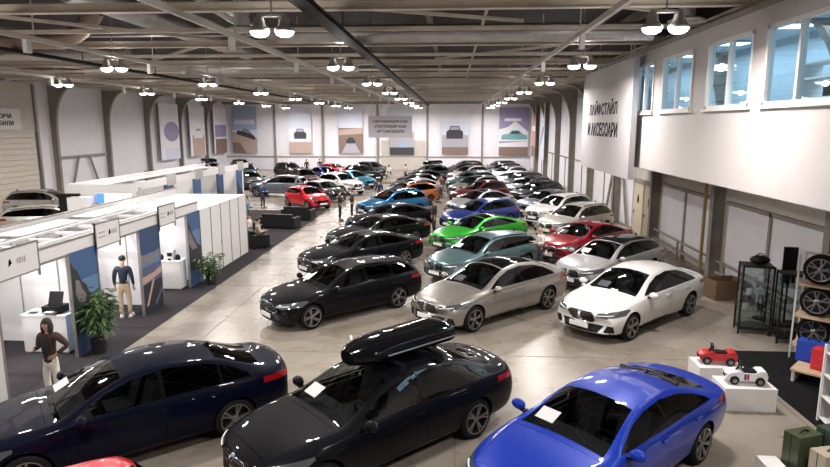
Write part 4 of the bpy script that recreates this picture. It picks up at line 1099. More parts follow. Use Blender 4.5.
# fascia and roof grid
fa = thing('booth_fascia', 'white fascia beam along the front of the near booths', 'fascia', (FX, 0, 2.5))
MB().b(-.07, -.02, 6.0, 20.6, .02, .30).build('beam', M_BOOTH, fa); MB().b(-.09, .0, 6.0, 20.6, -.03, .02).build('rail', M_ALU, fa); MB().b(-.09, .0, 6.0, 20.6, .30, .34).build('rail', M_ALU, fa)
fb = thing('booth_fascia', 'white fascia beam along the rear of the near booths', 'fascia', (-11.8, 0, 2.5))
MB().b(-.05, .0, 6.0, 25.5, .02, .28).build('beam', M_BOOTH, fb); MB().b(-.07, .02, 6.0, 25.5, .28, .32).build('rail', M_ALU, fb)
rg = thing('booth_roof_grid', 'white slatted beams laid across the tops of the near booths', 'roof grid', (-10.3, 0, 2.52))
for y in np.arange(6.3, 20.4, 1.05): MB().b(-1.48, 1.42, y - .05, y + .05, .0, .07).build('cross_beam', M_BOOTH, rg)
for x in (-.5, .5): MB().b(x - .04, x + .04, 6.2, 20.3, .07, .13).build('long_beam', M_BOOTH, rg)
M_SCRIM = mat('white_ceiling_cloth', (.66, .65, .64), .7)
for i, (y0, y1, nm) in enumerate(((6.4, 10.7, 'nearest'), (11.2, 14.1, 'second'), (14.6, 17.3, 'third'), (17.9, 20.4, 'farthest'))):
    tag(MB().b(-11.7, -10.9, y0, y1, 2.66, 2.68).build('ceiling_cloth', M_SCRIM), f'white cloth strip stretched over the rear of the near booths, {nm} strip', 'cloth')
def board(label, x, y0, y1, z0=2.42, z1=3.05, tl=True):
    o = thing('sign_board', label, 'sign', (x, y0, z0)); w, h = y1 - y0, z1 - z0
    MB().b(.02, .05, 0, w, 0, h).build('board', M_BOOTH, o)
    for a in (0, w - .03): MB().b(.015, .06, a, a + .03, -.12, h).build('frame', M_ALU, o)
    for b in (0, h - .03): MB().b(.015, .06, 0, w, b, b + .03).build('frame', M_ALU, o)
    if tl:
        MB().prism([(.0, .0), (.10, .06), (.06, .16), (.02, .12)], (.052, w * .52, h * .40), (0, 1, 0), (0, 0, 1), (.004, 0, 0)).build('printed_mark', M_INK, o)
        m = MB()
        for k in range(4): m.box((.054, w * .66 + k * .07, h * .52), (.004, .045, .1 + .03 * (k % 2)))
        m.build('printed_mark', M_SIGN, o)
        for k in range(2): MB().box((.054, w * .25, h * (.42 + .18 * k)), (.004, w * .26, .035)).build('printed_line', M_SIGN, o)
    return o
board('framed white sign board over the first booth opening, at the left edge', FX, 10.3, 12.2)
board('framed white sign board above the tall plant and mountain poster', FX, 14.3, 15.42)
board('framed white sign board above the dusk road poster', FX, 17.6, 18.7)

# slim light bars added under the booth grid to brighten the booth interiors
LB = bpy.data.lights.new('booth_fill_light', 'AREA'); LB.shape = 'RECTANGLE'; LB.size = .12; LB.size_y = 1.9; LB.energy = 58; LB.color = (1, .97, .95)
M_BAR = mat('added_bar_diffuser', (1, 1, 1), .5, emit=(1, .97, .95), es=8)
for i, (y, nm) in enumerate(((8.4, 'booth at the left edge'), (12.6, 'first open booth with the printer'), (15.9, 'booth with the man in navy'), (19.0, 'booth with the coffee counter'))):
    o = thing('added_light_bar', f'added slim white light bar brightening the {nm}', 'lamp', (-10.0, y, 2.46))
    MB().b(-.06, .06, -.95, .95, .02, .05).build('housing', M_BOOTH, o); MB().b(-.045, .045, -.93, .93, .005, .019).build('diffuser', M_BAR, o)
    l = bpy.data.objects.new('booth_fill_light', LB); COL.objects.link(l); l.location = (-10.0, y, 2.45)

# second stand, behind
SX = -14.3
st = thing('exhibition_stand', 'white exhibition stand with dark posters behind the store cabin', 'booth', (SX, 26.8, 0))
MB().b(-3.2, 0, -.06, 0, 0, 2.5).build('end_wall', M_BOOTH, st); MB().b(-3.26, -3.2, -.06, 15.6, 0, 2.5).build('back_wall', M_BOOTH, st)
MB().b(-.07, .0, 0, 15.6, 2.5, 2.86).build('fascia', M_BOOTH, st); MB().b(-3.2, -3.1, 0, 15.6, 2.5, 2.8).build('fascia', M_BOOTH, st); MB().b(-3.2, 0, -.06, 0, 2.5, 2.8).build('fascia', M_BOOTH, st)
for k in range(5):
    y = k * 3.6
    MB().b(-3.2, 0, y, y + .05, 0, 2.5).build('cross_wall', M_BOOTH, st); MB().b(-3.2, 0, y + .3, y + .42, 2.52, 2.6).build('cross_beam', M_BOOTH, st)
    if k < 4: MB().b(-3.1, -2.2, y + .1, y + 3.5, 2.62, 2.64).build('ceiling_cloth', M_SCRIM, st)
for k in range(4):
    y = 1.2 + 3.45 * k
    MB().b(-.05, .01, y + 1.6, y + 2.6, 0, 2.5).build('poster', PR_NIGHT if k % 2 == 0 else PR_SKY, st)
    MB().prism([(0, 0), (1, 0), (1, .8), (.5, 1.2), (0, 1.7)], (.012, y + 1.6, .1), (0, 1, 0), (0, 0, 1), (.004, 0, 0)).build('printed_mountain', PR_ROCK, st)
    m = MB().b(-.06, .03, y + 1.9, y + 2.9, 2.42, 3.02)
    m.build('sign_board', M_SIGN, st)
lb = thing('light_box', 'glowing light box with a blue square on the end of the far stand', 'light box', (-15.15, 26.55, 1.95))
MB().b(-.85, .85, -.06, .06, 0, .5).build('case', M_BOOTH, lb); MB().b(-.45, .8, -.07, -.062, .05, .45).build('screen', mat('lit_panel', (1, 1, 1), .5, emit=(.85, .9, 1), es=2.2), lb); MB().b(-.82, -.48, -.075, -.062, .05, .45).build('screen', mat('lit_blue_panel', (.05, .2, .8), .5, emit=(.04, .18, .9), es=1.6), lb)
o = thing('display_cube', 'plain white display cube beside the silver cars by the left wall', 'cube', (-16.45, 26.1, 0))
MB().b(-.42, .42, -.4, .4, 0, 2.3).build('body', M_WHITE, o, bevel=.01); MB().b(-.86, -.44, -.3, .3, 0, 2.35).build('side_panel', M_BLKMETAL, o); MB().b(-.9, .1, -.35, -.2, 2.35, 2.48).build('top_bar', M_BLKMETAL, o)
for i, (x, y, nm) in enumerate(((-21.5, 36.5, 'left of the far stand'), (-22.5, 43, 'farther along by the left wall braces'))):
    tag(MB().b(x - 1.0, x + 1.0, y - .04, y + .04, 0, 1.75).build('partition_screen', M_WHITE, bevel=.01), f'white partition screen standing among the left wall cars, {nm}', 'screen')

# counters and the things on them
def counter(label, x0, x1, y0, y1, h=.98):
    o = thing('counter', label, 'counter', ((x0 + x1) / 2, (y0 + y1) / 2, 0)); w, d = (x1 - x0) / 2, (y1 - y0) / 2
    MB().b(-w, w, -d, d, .06, h - .04).build('body', M_BOOTH, o, bevel=.006); MB().b(-w - .02, w + .02, -d - .02, d + .02, h - .04, h).build('top', M_WHITE, o, bevel=.005); MB().b(-w + .04, w - .04, -d + .04, d - .04, 0, .06).build('plinth', M_ALU, o)
    return o
counter('white counter carrying a printer inside the first booth', -10.25, -9.15, 13.45, 13.95)
counter('white counter with coffee things inside the booth left of the store cabin', -10.1, -8.98, 19.25, 19.75, 1.0)
p = thing('printer', 'black desktop printer with raised lid on the first booth counter', 'printer', (-9.55, 13.7, .98))
MB().box((0, 0, .09), (.46, .36, .18)).build('body', M_DARK, p, bevel=.02); MB().box((.05, -.02, .34), (.34, .03, .36), M=Matrix.Rotation(-.35, 3, 'X')).build('lid', M_DARK, p); MB().box((0, -.24, .05), (.30, .14, .02)).build('paper_tray', M_ALU, p); MB().box((0, -.2, .075), (.2, .2, .006)).build('paper', M_PAPER, p)
o = tag(MB().box((-10.05, 13.6, .985), (.22, .16, .01)).build('tablet', M_DARK), 'small dark tablet lying on the printer counter', 'tablet')
cf = thing('coffee_machine', 'small white and black coffee machine on the far booth counter', 'coffee machine', (-9.35, 19.5, 1.0))
MB().box((0, 0, .17), (.22, .26, .34)).build('body', M_WHITE, cf, bevel=.02); MB().box((0, -.14, .2), (.16, .03, .12)).build('panel', M_DARK, cf); MB().cyl((0, -.18, .02), (0, -.18, .06), .05).build('drip_tray', M_DARK, cf)
for k, (dx, nm) in enumerate(((-.35, 'black kettle'), (.22, 'small dark jar'))):
    o = thing('kettle' if k == 0 else 'jar', f'{nm} on the far booth counter beside the coffee machine', 'kettle' if k == 0 else 'jar', (-9.35 + dx, 19.48, 1.0))
    MB().lathe([(.005, 0), (.075, 0), (.085, .08), (.06, .17), (.005, .18)], seg=16).build('body', M_DARK, o, smooth=True); MB().lathe([(.005, .18), (.03, .18), (.02, .21), (.005, .215)], seg=12).build('lid', M_ALU, o, smooth=True)
o = thing('paper_bag', 'small pale carrier bag standing on the carpet left of the man in navy', 'bag', (-10.0, 15.9, .012)); MB().box((0, 0, .14), (.3, .16, .28), taper=.9).build('body', M_SIGN, o); MB().tube(arc((-.06, 0, .28), (0, 0, .42), (.06, 0, .28)), .008, 6).build('handle', M_DARK, o)

# plants
def plant(label, loc, H, R, n, seed):
    rnd = random.Random(seed); r = thing('potted_plant', label, 'plant', loc)
    MB().lathe([(.01, 0), (.15, 0), (.19, .34), (.20, .36), (.175, .36), (.165, .31), (.01, .31)], seg=24).build('pot', M_POT, r, smooth=True)
    st_, lf = MB(), MB(); tips = []
    for k in range(6):
        a = rnd.random() * 6.28; rr = R * rnd.uniform(.2, .6)
        p2 = Vector((math.cos(a) * rr, math.sin(a) * rr, H * rnd.uniform(.65, .95))); pts = arc((.03 * math.cos(a), .03 * math.sin(a), .3), (p2.x * .3, p2.y * .3, H * .5), p2, 7); st_.tube(pts, .012, 6); tips += pts[2:]
    for k in range(n):
        t = rnd.choice(tips); a = rnd.random() * 6.28; d = Vector((math.cos(a), math.sin(a), rnd.uniform(-.6, .5))).normalized()
        b = t + d * rnd.uniform(.02, R * .55); L = rnd.uniform(.13, .24); sd = d.cross(Vector((0, 0, 1))).normalized() * L * .17; dr = Vector((0, 0, -L * .3))
        lf.quad(b, b + d * L * .45 + sd, b + d * L + dr, b + d * L * .45 - sd)
    st_.build('stem', M_STEM, r, smooth=True); lf.build('foliage', M_LEAF, r)
plant('tall leafy potted plant in front of the mountain poster', (-8.48, 13.6, .012), 1.70, .44, 640, 3)
plant('smaller potted plant beside the store cabin and third poster', (-8.28, 20.1, .012), 1.12, .48, 360, 5)
plant('low green plant among the black sofas behind the store cabin', (-10.9, 26.6, .012), .7, .4, 160, 8)

# sofas, tables
def sofa(label, loc, rz, w=1.5):
    r = thing('sofa', label, 'sofa', loc, rz)
    MB().b(-w / 2, w / 2, -.4, .4, .05, .40).build('seat', M_BLKFAB, r, bevel=.03, smooth=True); MB().b(-w / 2, w / 2, .24, .44, .10, .78).build('backrest', M_BLKFAB, r, bevel=.04, smooth=True)
    for s in (1, -1): MB().b(s * w / 2, s * (w / 2 + .16), -.42, .44, .05, .60).build('armrest', M_BLKFAB, r, bevel=.03, smooth=True)
    for sx in (1, -1):
        for sy in (1, -1): MB().b(sx * w / 2 - .03, sx * w / 2 + .03, sy * .34 - .03, sy * .34 + .03, 0, .06).build('leg', M_ALU, r)
    return r
sofa('black leather sofa on the carpet nearer the aisle, in front of the other', (-9.15, 31.9, .012), math.radians(170), 1.7)
sofa('black leather sofa farther back, next to the red hatchback', (-8.9, 34.9, .012), math.radians(172), 1.5)
sofa('black leather sofa under the seated man in white', (-9.6, 28.35, .012), math.radians(-60), 1.4)
sofa('low black armchair under the seated man in cream', (-8.75, 26.75, .012), math.radians(120), .75)['category'] = 'armchair'
t = thing('coffee_table', 'low black coffee table between the seated men', 'table', (-9.9, 26.5, .012)); MB().b(-.5, .5, -.35, .35, .38, .43).build('tabletop', M_BLKMETAL, t, bevel=.01)
for sx in (1, -1):
    for sy in (1, -1): MB().b(sx * .44 - .025, sx * .44 + .025, sy * .29 - .025, sy * .29 + .025, 0, .38).build('leg', M_BLKMETAL, t)

# ------------------------------------------------------------------ the accessories corner on the right
def cabinet(label, loc, rz, h=1.85, w=.72, d=.55):
    r = thing('display_cabinet', label, 'cabinet', loc, rz)
    for sx in (1, -1):
        for sy in (1, -1): MB().b(sx * w / 2 - .022, sx * w / 2 + .022, sy * d / 2 - .022, sy * d / 2 + .022, 0, h).build('post', M_BLKMETAL, r)
    MB().b(-w / 2, w / 2, -d / 2, d / 2, h - .05, h).build('top', M_BLKMETAL, r); MB().b(-w / 2, w / 2, -d / 2, d / 2, .12, .2).build('base', M_BLKMETAL, r)
    for z in (.62, 1.04, 1.44): MB().b(-w / 2 + .03, w / 2 - .03, -d / 2 + .03, d / 2 - .03, z, z + .012).build('shelf', M_CLEAR, r)
    MB().b(-w / 2 + .02, w / 2 - .02, -d / 2 - .004, -d / 2 + .004, .2, h - .05).build('door', M_CLEAR, r)
    for s in (1, -1): MB().b(s * w / 2 - .004, s * w / 2 + .004, -d / 2 + .02, d / 2 - .02, .2, h - .05).build('side_pane', M_CLEAR, r)
    MB().b(-w / 2 + .02, w / 2 - .02, d / 2 - .01, d / 2, .2, h - .05).build('back_pane', M_CLEAR, r)
    MB().b(-.02, .02, -d / 2 - .03, -d / 2 - .01, .9, 1.1).build('handle', M_ALU, r)
    return r
CR = math.radians(-14)
cabinet('black framed glass cabinet, the left one of two, beside the white sedan', (8.05, 16.15, 0), CR)
cabinet('black framed glass cabinet, the right one of two, beside the wheel rack', (8.62, 15.45, 0), CR, 1.80, .6)
def incab(x, y, cx, cy): return (cx + math.cos(CR) * x - math.sin(CR) * y, cy + math.sin(CR) * x + math.cos(CR) * y)
M_MUG = mat('pale_mug', (.62, .60, .58), .4)
for i, (x, z, c, nm) in enumerate(((-.2, .632, M_MUG, 'pale mug on the low shelf of the left cabinet'), (-.15, 1.052, M_MUG, 'pale mug on the middle shelf of the left cabinet'), (.12, 1.452, M_WHITE, 'white mug on the top shelf of the left cabinet'), (.15, .632, M_DARK, 'dark mug on the low shelf of the left cabinet'))):
    X, Y = incab(x, -.08, 8.05, 16.15); o = thing('mug', nm, 'mug', (X, Y, z)); MB().lathe([(.005, 0), (.06, 0), (.065, .15), (.055, .15), (.05, .02), (.005, .02)], seg=16).build('body', c, o, smooth=True); MB().tube(arc((.06, 0, .03), (.12, 0, .075), (.062, 0, .12)), .01, 6).build('handle', c, o)
for i, (x, z) in enumerate(((.1, 1.052),)):
    X, Y = incab(x, -.05, 8.05, 16.15); tag(MB().box((X, Y, z + .08), (.2, .16, .16)).build('gift_box', M_SIGN, bevel=.005), 'grey gift box on the middle shelf of the left cabinet', 'box')
b = thing('duffel_bag', 'round black bag lying on top of the left glass cabinet', 'bag', (*incab(.05, 0, 8.05, 16.15), 1.85)); MB().ell((0, 0, .12), (.26, .17, .12)).build('body', M_BLKFAB, b, smooth='full'); MB().tube(arc((-.12, 0, .22), (0, 0, .36), (.12, 0, .22)), .014, 6).build('handle', M_BLKFAB, b)
cr = thing('crate', 'open brown cardboard crate on the floor by the right wall column', 'crate', (8.75, 19.5, 0), .2)
m = MB(); m.b(-.5, .5, -.35, .35, 0, .03)
for s in (1, -1): m.b(-.5, .5, s * .35 - .012, s * .35 + .012, 0, .62); m.b(s * .5 - .012, s * .5 + .012, -.35, .35, 0, .62)
m.build('body', mat('brown_cardboard', (.14, .08, .045), .85, var=.12), cr); MB().b(-.3, .3, -.25, .25, .03, .4).build('filling', M_DARK, cr)
o = thing('shop_panel', 'dark upright panel standing behind the right glass cabinet', 'panel', (9.2, 16.75, 0), CR); MB().b(-.17, .17, -.03, .03, 1.2, 2.2).build('board', M_DARK, o, bevel=.01); MB().b(-.02, .02, -.02, .02, .1, 1.2).build('stem', M_BLKMETAL, o); MB().b(-.05, .05, -.03, .03, 1.15, 1.2).build('clamp', M_BLKMETAL, o); MB().b(-.3, .3, -.2, .2, 0, .1).build('foot', M_BLKMETAL, o)
o = thing('bar_stool', 'black stool standing behind the left glass cabinet', 'stool', (8.85, 17.3, 0)); MB().lathe([(.01, .70), (.19, .70), (.2, .76), (.01, .80)], seg=20).build('seat', M_BLKFAB, o, smooth=True); MB().cyl((0, 0, .04), (0, 0, .7), .03).build('stem', M_ALU, o); MB().lathe([(.01, 0), (.22, 0), (.2, .03), (.01, .05)], seg=20).build('base', M_BLKMETAL, o, smooth=True)

# wheel rack: wooden shelves, slim posts, wheels standing on them
RA = math.radians(-42)
def RL(x, y, z=0.): return Vector((8.05 + math.cos(RA) * x - math.sin(RA) * y, 14.3 + math.sin(RA) * x + math.cos(RA) * y, z))
rk = thing('wheel_rack', 'tall wooden shelf rack holding car wheels at the right edge', 'rack', (8.05, 14.3, 0), RA)
for z in (.32, 1.04, 1.80): MB().b(0, 1.6, 0, .55, z - .02, z + .02).build('shelf', M_WOOD, rk)
for x in (.02, .80, 1.58):
    for y in (.0, .55): MB().b(x - .018, x + .018, y - .018, y + .018, 0, 2.5).build('post', M_RAIL, rk)
MB().b(0, 1.6, .53, .56, 2.44, 2.5).build('top_rail', M_RAIL, rk)
cw = dict(wr=.35)
wt, wr_ = make_wheel(cw, (5, .2)); wt = wt.build('tyre', M_TYRE, None, smooth=True); wr_ = wr_.build('rim', [M_RIM, M_RIMD], None)
nm = [['low shelf of the wheel rack, left', 'low shelf of the wheel rack, right'], ['middle shelf of the wheel rack, left', 'middle shelf of the wheel rack, right'], ['top shelf of the wheel rack, left', 'top shelf of the wheel rack, right']]
fw = True
for i, z in enumerate((.34, 1.06, 1.82)):
    for j, x in enumerate((.40, 1.18)):
        if i == 0 and j == 1: continue
        r = thing('spare_tyre', f'black tyre with spoked alloy rim on the {nm[i][j]}', 'tyre', RL(x, .27, z + .35), RA + PI + .05, 'wheels on the rack')
        if not fw: wt, wr_ = wt.copy(), wr_.copy(); COL.objects.link(wt); COL.objects.link(wr_)
        fw = False; wt.parent = r; wr_.parent = r; wt.rotation_euler = wr_.rotation_euler = (0, i + j * .7, 0)
# low plywood step with bags
o = thing('display_bench', 'low plywood display bench carrying red and blue bags', 'bench', (7.95, 12.75, 0), math.radians(-42)); MB().b(-.55, .9, -.35, .35, .26, .30).build('board', M_WOOD, o)
for x in (-.5, .8): MB().b(x - .03, x + .03, -.3, .3, 0, .26).build('leg', M_RAIL, o)
def bag(label, loc, rz, m, s=1.):
    b = thing('travel_bag', label, 'bag', loc, rz, None); MB().box((0, 0, .2 * s), (.50 * s, .26 * s, .40 * s)).build('body', m, b, bevel=.05 * s, smooth=True)
    MB().box((0, -.14 * s, .14 * s), (.34 * s, .04, .2 * s)).build('pocket', m, b, bevel=.012); MB().tube(arc((-.1 * s, 0, .40 * s), (0, 0, .54 * s), (.1 * s, 0, .40 * s)), .014, 6).build('handle', M_BLKFAB, b)
bag('red fabric travel bag on the plywood bench', (8.02, 12.75, .30), math.radians(-50), mat('red_fabric', (.50, .02, .03), .6, var=.1), 1.15)
bag('blue fabric travel bag on the plywood bench behind the red bag', (8.0, 13.3, .30), math.radians(-45), mat('blue_fabric', (.01, .05, .36), .6, var=.1), 1.15)
bag('second red fabric bag on the plywood bench at the picture edge', (8.50, 12.6, .30), math.radians(-45), mat('bright_red_fabric', (.60, .03, .03), .6, var=.1), 1.2)
# white shoe shelf
ss_ = thing('white_shelf', 'white open shelf with small white goods at the lower right edge', 'shelf', (7.35, 10.75, 0), math.radians(-8))
for z in (.08, .50, .92, 1.34): MB().b(-.5, .55, -.25, .25, z, z + .025).build('shelf_board', M_WHITE, ss_)
for x in (-.5, .55):
    for y in (-.25, .25): MB().b(x - .02, x + .02, y - .02, y + .02, 0, 1.5).build('post', M_WHITE, ss_)
MB().b(-.5, .55, .235, .25, .05, 1.5).build('back_panel', M_SIGN, ss_)
for i, (x, z, nm) in enumerate(((-.28, .105, 'bottom'), (-.3, .525, 'second'), (-.28, .945, 'third'), (-.3, 1.365, 'top'))):
    c, s = math.cos(math.radians(-8)), math.sin(math.radians(-8))
    o = thing('model_car', f'small white model car on the {nm} board of the white shelf', 'model car', (7.35 + c * x + s * .05, 10.75 + s * x - c * .05, z), .5 + .2 * i)
    MB().prism([(-.16, 0.03), (.16, .03), (.165, .07), (.09, .085), (.04, .12), (-.08, .12), (-.15, .085)], (0, -.06, 0), (1, 0, 0), (0, 0, 1), (0, .12, 0)).build('body', M_WHITE if i % 2 else M_SIGN, o, bevel=.012)
    for a in (-.1, .1):
        for b2 in (-.062, .062): MB().cyl((a, b2 - .012, .03), (a, b2 + .012, .03), .03, 12).build('wheel', M_DARK, o)
# toy ride-on cars on plinths
def plinth(label, x0, x1, y0, y1, h): return tag(MB().b(x0, x1, y0, y1, 0, h).build('plinth', M_WHITE, bevel=.006), label, 'plinth')
plinth('low white plinth under the white ride-on toy car', 5.30, 6.28, 11.36, 11.98, .46)
plinth('low white plinth under the red ride-on toy car, behind the other plinth', 5.22, 6.15, 12.38, 13.0, .46)
plinth('white plinth corner at the bottom edge beside the suitcases', 4.86, 5.16, 8.6, 9.2, .30)
def toy(label, loc, rz, m, stripes=()):
    r = thing('ride_on_toy_car', label, 'toy car', loc, rz)
    body = [(-.36, .09), (.34, .09), (.38, .14), (.36, .20), (.30, .235), (.12, .265), (.08, .24), (-.14, .235), (-.22, .29), (-.33, .29), (-.37, .20)]
    MB().prism(body, (0, -.14, 0), (1, 0, 0), (0, 0, 1), (0, .28, 0)).build('body', m, r, bevel=.03, smooth=True)
    MB().b(-.24, .06, -.10, .10, .23, .265).build('seat', M_DARK, r, bevel=.015, smooth=True)
    w = MB(); w.tube([(.11, .085 * math.cos(a), .36 + .075 * math.sin(a)) for a in np.linspace(0, 2 * PI, 17)[:-1]], .014, 6, closed=True); w.bar((.11, -.08, .36), (.11, .08, .36), .02, .02); w.bar((.11, 0, .36), (.19, 0, .22), .03, .03); w.build('steering_wheel', M_DARK, r, smooth=True)
    for x in (-.23, .23):
        for s in (1, -1):
            t = MB().lathe([(.01, -.03), (.075, -.03), (.088, -.015), (.088, .015), (.075, .03), (.01, .03)], c=(x, s * .14, .088), axis='Y', seg=20).build('wheel', M_DARK, r, smooth=True); MB().cyl((x, s * .168, .088), (x, s * .176, .088), .045, 14).build('hub_cap', M_RIM, t)
    for s in (1, -1):
        MB().box((.345, s * .09, .175), (.05, .07, .035)).build('headlight', M_LAMP, r, bevel=.008)
        for k, c in enumerate(stripes): MB().box((-.01 + .05 * k, s * .142, .165), (.04, .008, .12)).build('stripe', c, r)
    MB().box((.375, 0, .15), (.03, .12, .05)).build('grille', M_DARK, r)
    MB().box((-.36, 0, .14), (.05, .2, .05)).build('rear_bumper', M_DARK, r)
    return r
toy('red ride-on toy car with black seat on the rear plinth', (5.68, 12.68, .46), PI - .15, mat('red_plastic', (.50, .015, .02), .3, coat=.5))
toy('white ride-on toy car with red and blue stripes on the front plinth', (5.80, 11.68, .46), PI - .12, mat('white_plastic', (.80, .79, .79), .3, coat=.5), (mat('red_sticker', (.6, .02, .03), .4), mat('navy_sticker', (.03, .06, .25), .4)))
# suitcases
def suitcase(label, loc, rz, m, w=.48, d=.27, h=.68):
    r = thing('suitcase', label, 'suitcase', loc, rz)
    MB().box((0, 0, h / 2 + .05), (w, d, h)).build('shell', m, r, bevel=.06, smooth=True)
    for k in range(5): MB().box((-w * .32 + k * w * .16, -d / 2, h / 2 + .05), (.025, .014, h * .78)).build('rib', m, r)
    MB().tube(arc((-.09, 0, h + .05), (0, 0, h + .12), (.09, 0, h + .05), 7), .014, 6).build('handle', M_DARK, r, smooth=True)
    for sx in (1, -1):
        for sy in (1, -1): MB().cyl((sx * w * .38, sy * d * .32 - .012, .03), (sx * w * .38, sy * d * .32 + .012, .03), .03, 10).build('caster', M_DARK, r)
    MB().box((0, 0, h / 2 + .05), (w + .004, .012, h * .98)).build('zip', M_DARK, r)
suitcase('olive green hard suitcase standing at the lower right', (5.46, 9.06, 0), .35, mat('olive_shell', (.055, .07, .035), .35, var=.08), .46, .28, .74)
suitcase('beige hard suitcase in front of the olive green one', (5.66, 8.66, 0), .25, mat('beige_shell', (.42, .36, .28), .35, var=.05), .5, .28, .66)
suitcase('dark green hard suitcase at the right edge beside the beige one', (5.98, 9.12, 0), .3, mat('dark_green_shell', (.035, .06, .045), .35, var=.08), .46, .28, .80)

# ------------------------------------------------------------------ people in the hall
R_ = math.radians
person('woman with long dark hair, brown blazer and white trousers in front of the first booth', (-7.88, 11.0, .012), R_(-95), top=(.02, .02, .022), legs=(.70, .66, .60), jacket=(.06, .03, .022), long_hair=True, arms=('hip', 'forward'), h=1.72)
person('man in navy jacket and beige chinos with his back turned inside the second booth', (-9.3, 16.35, .012), R_(105), top=(.02, .03, .055), legs=(.50, .38, .26), shoes=SHOEW, arms='relaxed', h=1.80, head_pitch=.6)
person('bald man in a pale shirt leaning between the silver sedan and red coupe', (3.35, 22.55, 0), R_(-160), top=(.62, .60, .58), legs=(.04, .04, .05), bald=True, hair=HAIRG, arms='forward', head_pitch=.5, h=1.74)
person('person in black standing at the nose of the blue estate', (-.85, 30.6, 0), R_(200), top=(.015, .016, .022), legs=(.015, .015, .02), arms='relaxed')
person('man in black with folded arms by the red hatchback, left of a pair', (-6.4, 34.5, 0), R_(20), top=(.02, .018, .02), legs=(.02, .02, .022), arms='crossed', h=1.78)
person('man in a dark brown shirt by the red hatchback, right of a pair', (-5.75, 34.9, 0), R_(190), top=(.05, .03, .025), legs=(.02, .02, .022), arms='crossed', h=1.82)
person('person in dark navy clothes walking past the orange car', (-4.95, 41.6, 0), R_(80), top=(.02, .025, .05), legs=(.02, .022, .035))
person('person in light beige clothes far down the aisle near the back wall', (-5.9, 57.5, 0), R_(90), top=(.62, .55, .42), legs=(.50, .44, .34))
person('person in a cream top and brown trousers far down the aisle', (-4.4, 58.6, 0), R_(60), top=(.55, .45, .38), legs=(.12, .07, .05))
person('man in a grey shirt standing between the middle car rows', (-.95, 43.4, 0), R_(30), top=(.45, .43, .42), legs=(.05, .05, .06), arms='forward')
person('person in a rust brown coat between the middle car rows, behind the man in grey', (-.75, 46.2, 0), R_(200), top=(.14, .055, .035), legs=(.05, .03, .03), jacket=(.14, .055, .035))
person('man in a light blue shirt standing by the end of the store cabin', (-10.6, 30.9, .012), R_(0), top=(.13, .27, .46), legs=(.02, .022, .03), arms=('forward', 'relaxed'), h=1.82)
person('person in a bright blue top bending by the dark table behind the sofas', (-12.5, 39.6, 0), R_(-30), top=(.015, .06, .18), legs=(.03, .03, .05), arms='forward', h=1.7)
person('seated man in a white shirt on the black sofa behind the store cabin', (-9.55, 28.15, .0), R_(-150), top=(.68, .60, .60), legs=(.04, .04, .05), arms='forward', sit=True)
person('seated man in a cream shirt on the low black armchair', (-8.7, 26.7, .0), R_(30), top=(.62, .52, .38), legs=(.03, .035, .07), arms='forward', sit=True)
person('person in a teal top beside the grey estate behind the sofas', (-11.0, 42.6, 0), R_(10), top=(.04, .16, .20), legs=(.03, .03, .04))
person('person in a white top among the cars left of the white estate', (-10.3, 56.4, 0), R_(30), top=(.70, .66, .64), legs=(.06, .06, .08))
person('person in dark clothes by the back wall, left of a far pair', (-15.9, 66.5, 0), R_(-60), top=(.02, .02, .025), legs=(.02, .02, .025))
person('person in black by the back wall, right of a far pair', (-14.6, 67.3, 0), R_(-80), top=(.03, .025, .025), legs=(.02, .02, .025))
# ------------------------------------------------------------------ the cars
def pc(k, c, metal=.25, rough=.28): return paint(k, c, metal, rough)
PT = dict(black=paint_black, navy=pc('midnight_blue_paint', (.0015, .0025, .011), .3), silver=pc('warm_silver_paint', (.30, .275, .25), .55, .32), white=pc('white_paint', (.70, .685, .675), 0, .35),
          blue=pc('vivid_blue_paint', (.002, .028, .34), .1, .4), red=pc('deep_red_paint', (.26, .004, .014), .3), bred=pc('bright_red_paint', (.50, .008, .016), .15), teal=pc('grey_teal_paint', (.10, .17, .185), .4, .3),
          green=pc('lime_green_paint', (.03, .42, .03), .25), dblue=pc('dark_blue_paint', (.012, .035, .22), .35), lgrey=pc('light_grey_paint', (.36, .36, .37), .35, .32), bsilver=pc('beige_silver_paint', (.50, .47, .43), .4, .32),
          bgrey=pc('blue_grey_paint', (.11, .13, .16), .4), dgrey=pc('dark_grey_paint', (.028, .029, .033), .35), tealb=pc('petrol_blue_paint', (.005, .20, .32), .3), sky=pc('bright_sky_blue_paint', (.006, .13, .30), .3), orange=pc('copper_orange_paint', (.50, .15, .045), .35),
          maroon=pc('maroon_paint', (.13, .01, .014), .3), brown=pc('dark_brown_paint', (.06, .03, .025), .35), dgreen=pc('dark_green_paint', (.015, .06, .055), .3))
H = -136
